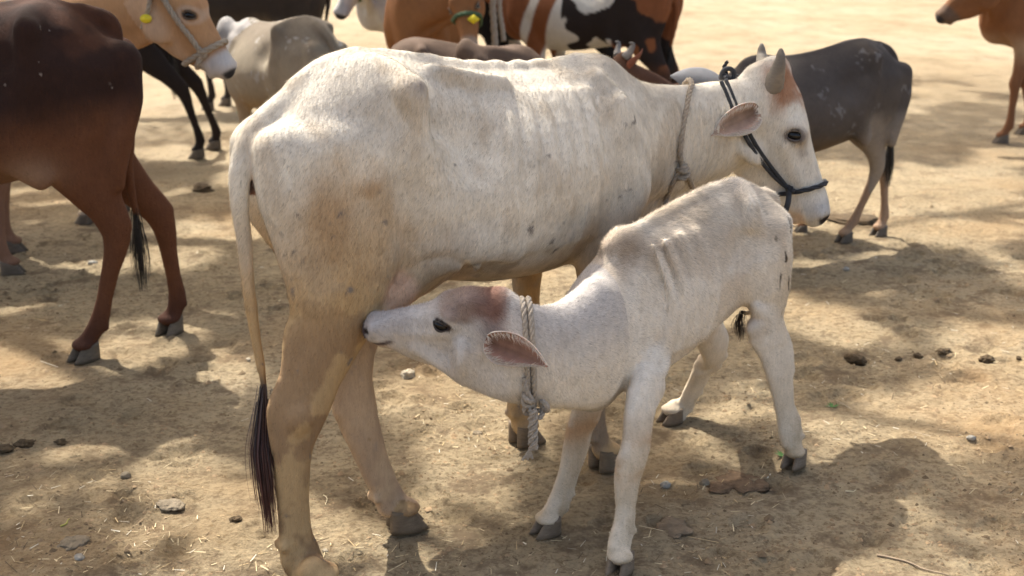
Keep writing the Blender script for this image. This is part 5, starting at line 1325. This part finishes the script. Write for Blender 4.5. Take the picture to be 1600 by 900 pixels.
# ------------------------------------------------------------------ stones, droppings, sprouts, scraps on the ground
def build_extras():
    lump('stone', 638, 588, .062, .040, M_STONE, 'pale knobbly stone on the ground below the head of the calf', 'stone', 1, rough=.45)
    lump('stone', 1040, 754, .034, .020, M_GSTONE, 'small smooth grey stone right of the calf foreleg', 'stone', 2, 'small stones on the ground')
    lump('stone', 1101, 755, .032, .024, M_ESTONE, 'small brownish stone between the grey stone and the damp dung patch', 'stone', 3, 'small stones on the ground')
    lump('stone', 197, 744, .034, .024, M_ESTONE, 'small pale stone alone on the shaded ground at lower left', 'stone', 4, 'small stones on the ground')
    lump('stone', 268, 790, .075, .020, M_ESTONE, 'flat grey stone half buried in the earth at lower left', 'stone', 5, 'small stones on the ground', .5, .0)
    lump('stone', 112, 848, .10, .014, M_ESTONE, 'long flat stone half buried at the lower left', 'stone', 6, 'small stones on the ground', .5, .0)
    lump('stone', 124, 873, .032, .016, M_GSTONE, 'little flat grey stone just below the long buried stone', 'stone', 7, 'small stones on the ground')
    lump('stone', 596, 537, .026, .018, M_GSTONE, 'tiny grey stone under the mouth of the calf', 'stone', 8, 'small stones on the ground')
    lump('stone', 746, 672, .034, .018, M_ESTONE, 'small pale stone left of the far fore hoof of the white cow', 'stone', 9, 'small stones on the ground')
    lump('stone', 1517, 686, .030, .016, M_GSTONE, 'small dark stone at the tip of a sunlit streak on the right', 'stone', 10, 'small stones on the ground')
    lump('stone', 1322, 423, .034, .020, M_GSTONE, 'bluish grey stone on the shaded ground below the hoof of the grey calf', 'stone', 11, 'small stones on the ground')
    lump('stone', 145, 414, .05, .026, M_GSTONE, 'grey stone on the ground left of the brown cow hind leg', 'stone', 12, 'small stones on the ground')
    lump('stone', 508, 860, .018, .012, M_STONE, 'tiny whitish pebble between the hind hooves of the white cow', 'pebble', 13, 'small stones on the ground')
    lump('stone', 388, 562, .020, .014, M_STONE, 'tiny whitish pebble left of the tail switch of the white cow', 'pebble', 14, 'small stones on the ground')
    D = 'dry droppings lying in a row at the right'
    lump('dung_pat', 1336, 563, .085, .045, M_DUNG, 'largest round brown dung pat, leftmost of the row at the right', 'dung', 21, D, .5)
    lump('dung_pat', 1404, 562, .030, .018, M_DUNG, 'small dung crumb right beside the largest dung pat', 'dung', 22, D, .5)
    lump('dung_pat', 1434, 556, .042, .022, M_DUNG, 'middle-sized dung lump in the middle of the row', 'dung', 23, D, .5)
    lump('dung_pat', 1474, 550, .070, .024, M_DUNG, 'flat crumbly dung lump right of the middle of the row', 'dung', 24, D, .6)
    lump('dung_pat', 1543, 563, .060, .030, M_DUNG, 'rounded dung lump near the right edge', 'dung', 25, D, .5)
    lump('dung_pat', 1592, 562, .024, .014, M_DUNG, 'tiny dung crumb at the right edge', 'dung', 26, D, .5)
    lump('dung_pat', 316, 299, .15, .05, M_DUNG, 'dark dung pat on the shaded ground beside the white cow tail', 'dung', 27, None, .5)
    lump('dung_pat', 1335, 345, .28, .035, M_DUNG, 'dark wet dung heap behind the muzzle of the white cow', 'dung', 28, None, .5)
    lump('dung_pat', 38, 698, .055, .028, M_DUNG, 'round crumbly dropping at the left edge', 'dung', 29, 'dry droppings at the left', .5)
    lump('dung_pat', 95, 693, .035, .020, M_DUNG, 'small dropping right of the round one at the left', 'dung', 30, 'dry droppings at the left', .5)
    lump('dung_pat', 8, 706, .05, .022, M_DUNG, 'dark dropping cut by the left edge', 'dung', 31, 'dry droppings at the left', .5)
    lump('dung_pat', 1150, 752, .15, .016, M_DAMP, 'flat damp dung patch between calf hoof and grey stone', 'dung', 32, None, .7, -.05)
    lump('dung_pat', 1052, 825, .12, .016, M_CRUST, 'flat cracked earth-coloured crust in front of the calf', 'dung', 33, None, .5, .0)
    lump('dung_pat', 368, 815, .03, .014, M_DUNG, 'small dark dropping left of the tail tip', 'dung', 34, None, .5)
    for px, py, k, lb in ((1300, 636, 1, 'small green sprout right of the calf hind hoof'), (1222, 712, 2, 'green blades behind the calf hind hoof')):
        g = gnd(px, py); r = np.random.default_rng(k); mb = MB(); z0 = gz(g[0], g[1])
        for i in range(9):
            a = r.random() * 6.28; L = r.uniform(.015, .03); d = np.array([math.cos(a), math.sin(a), r.uniform(.15, .6)]); s_ = np.array([-math.sin(a), math.cos(a), 0]) * .0035
            P = np.array([g[0], g[1], z0 + .001]); mb.add([P - s_ * .4, P + d * L * .5 - s_, P + d * L, P + d * L * .5 + s_, P + s_ * .4], [(0, 1, 2, 3, 4)])
        tag(mb.build('sprout', M_SPROUT, None, False), lb, 'plant', 'green sprouts')
    def stick(px0, py0, px1, py1, r0, label, m, nm='straw_stalk', grp='single straw stalks'):
        a, b = gnd(px0, py0), gnd(px1, py1); P = []
        for t in np.linspace(0, 1, 10):
            p = a * (1 - t) + b * t; P.append((p[0] + .006 * math.sin(5 * t), p[1] + .006 * math.cos(4 * t), gz(p[0], p[1]) + .004))
        V, F = tube(P, np.linspace(r0, r0 * .4, 10), 6); tag(mesh_obj(nm, V, F, m), label, 'twig' if nm == 'twig' else 'straw', grp)
    stick(1372, 868, 1490, 899, .0035, 'long dry twig on the ground at the lower right', M_TWIG, 'twig', None)
    stick(1322, 765, 1340, 762, .0022, 'short bright straw stalk right of the calf hind hoof', M_STRAW)
    stick(94, 826, 113, 812, .0030, 'yellow-green leaf stalk at the lower left', M_LEAFY)
    stick(505, 775, 513, 788, .0016, 'pale straw stalk between the cow hind legs', M_STRAW)
    g = gnd(374, 180); mb = MB(); V = [(g[0] - .022, g[1], .02), (g[0] + .02, g[1] - .01, .024), (g[0] + .022, g[1] + .02, .03), (g[0] - .01, g[1] + .026, .036), (g[0], g[1] + .01, .045)]
    mb.add(V, [(0, 1, 4), (1, 2, 4), (2, 3, 4), (3, 0, 4)]); tag(mb.build('plastic_scrap', M_CARD, None, False), 'small bright green plastic scrap on the ground left of the white rump', 'litter')
M_ESTONE = mat('dusty_stone', (0.235, 0.19, 0.13), rough=.95, bump=1.0, bscale=60, var=.25, vscale=30)
M_DAMP = mat('damp_dung', (0.16, 0.10, 0.055), rough=.95, bump=1.0, bscale=70, var=.4, vscale=40)
M_CRUST = mat('dried_crust', (0.20, 0.145, 0.09), rough=.95, bump=1.0, bscale=50, var=.3, vscale=30)
M_TWIG = mat('dry_twig', (0.33, 0.25, 0.17), rough=.9, var=.2)
M_STRAW = mat('straw_stalk', (0.68, 0.58, 0.38), rough=.7)
M_LEAFY = mat('leaf_stalk', (0.42, 0.38, 0.10), rough=.6)
build_extras()
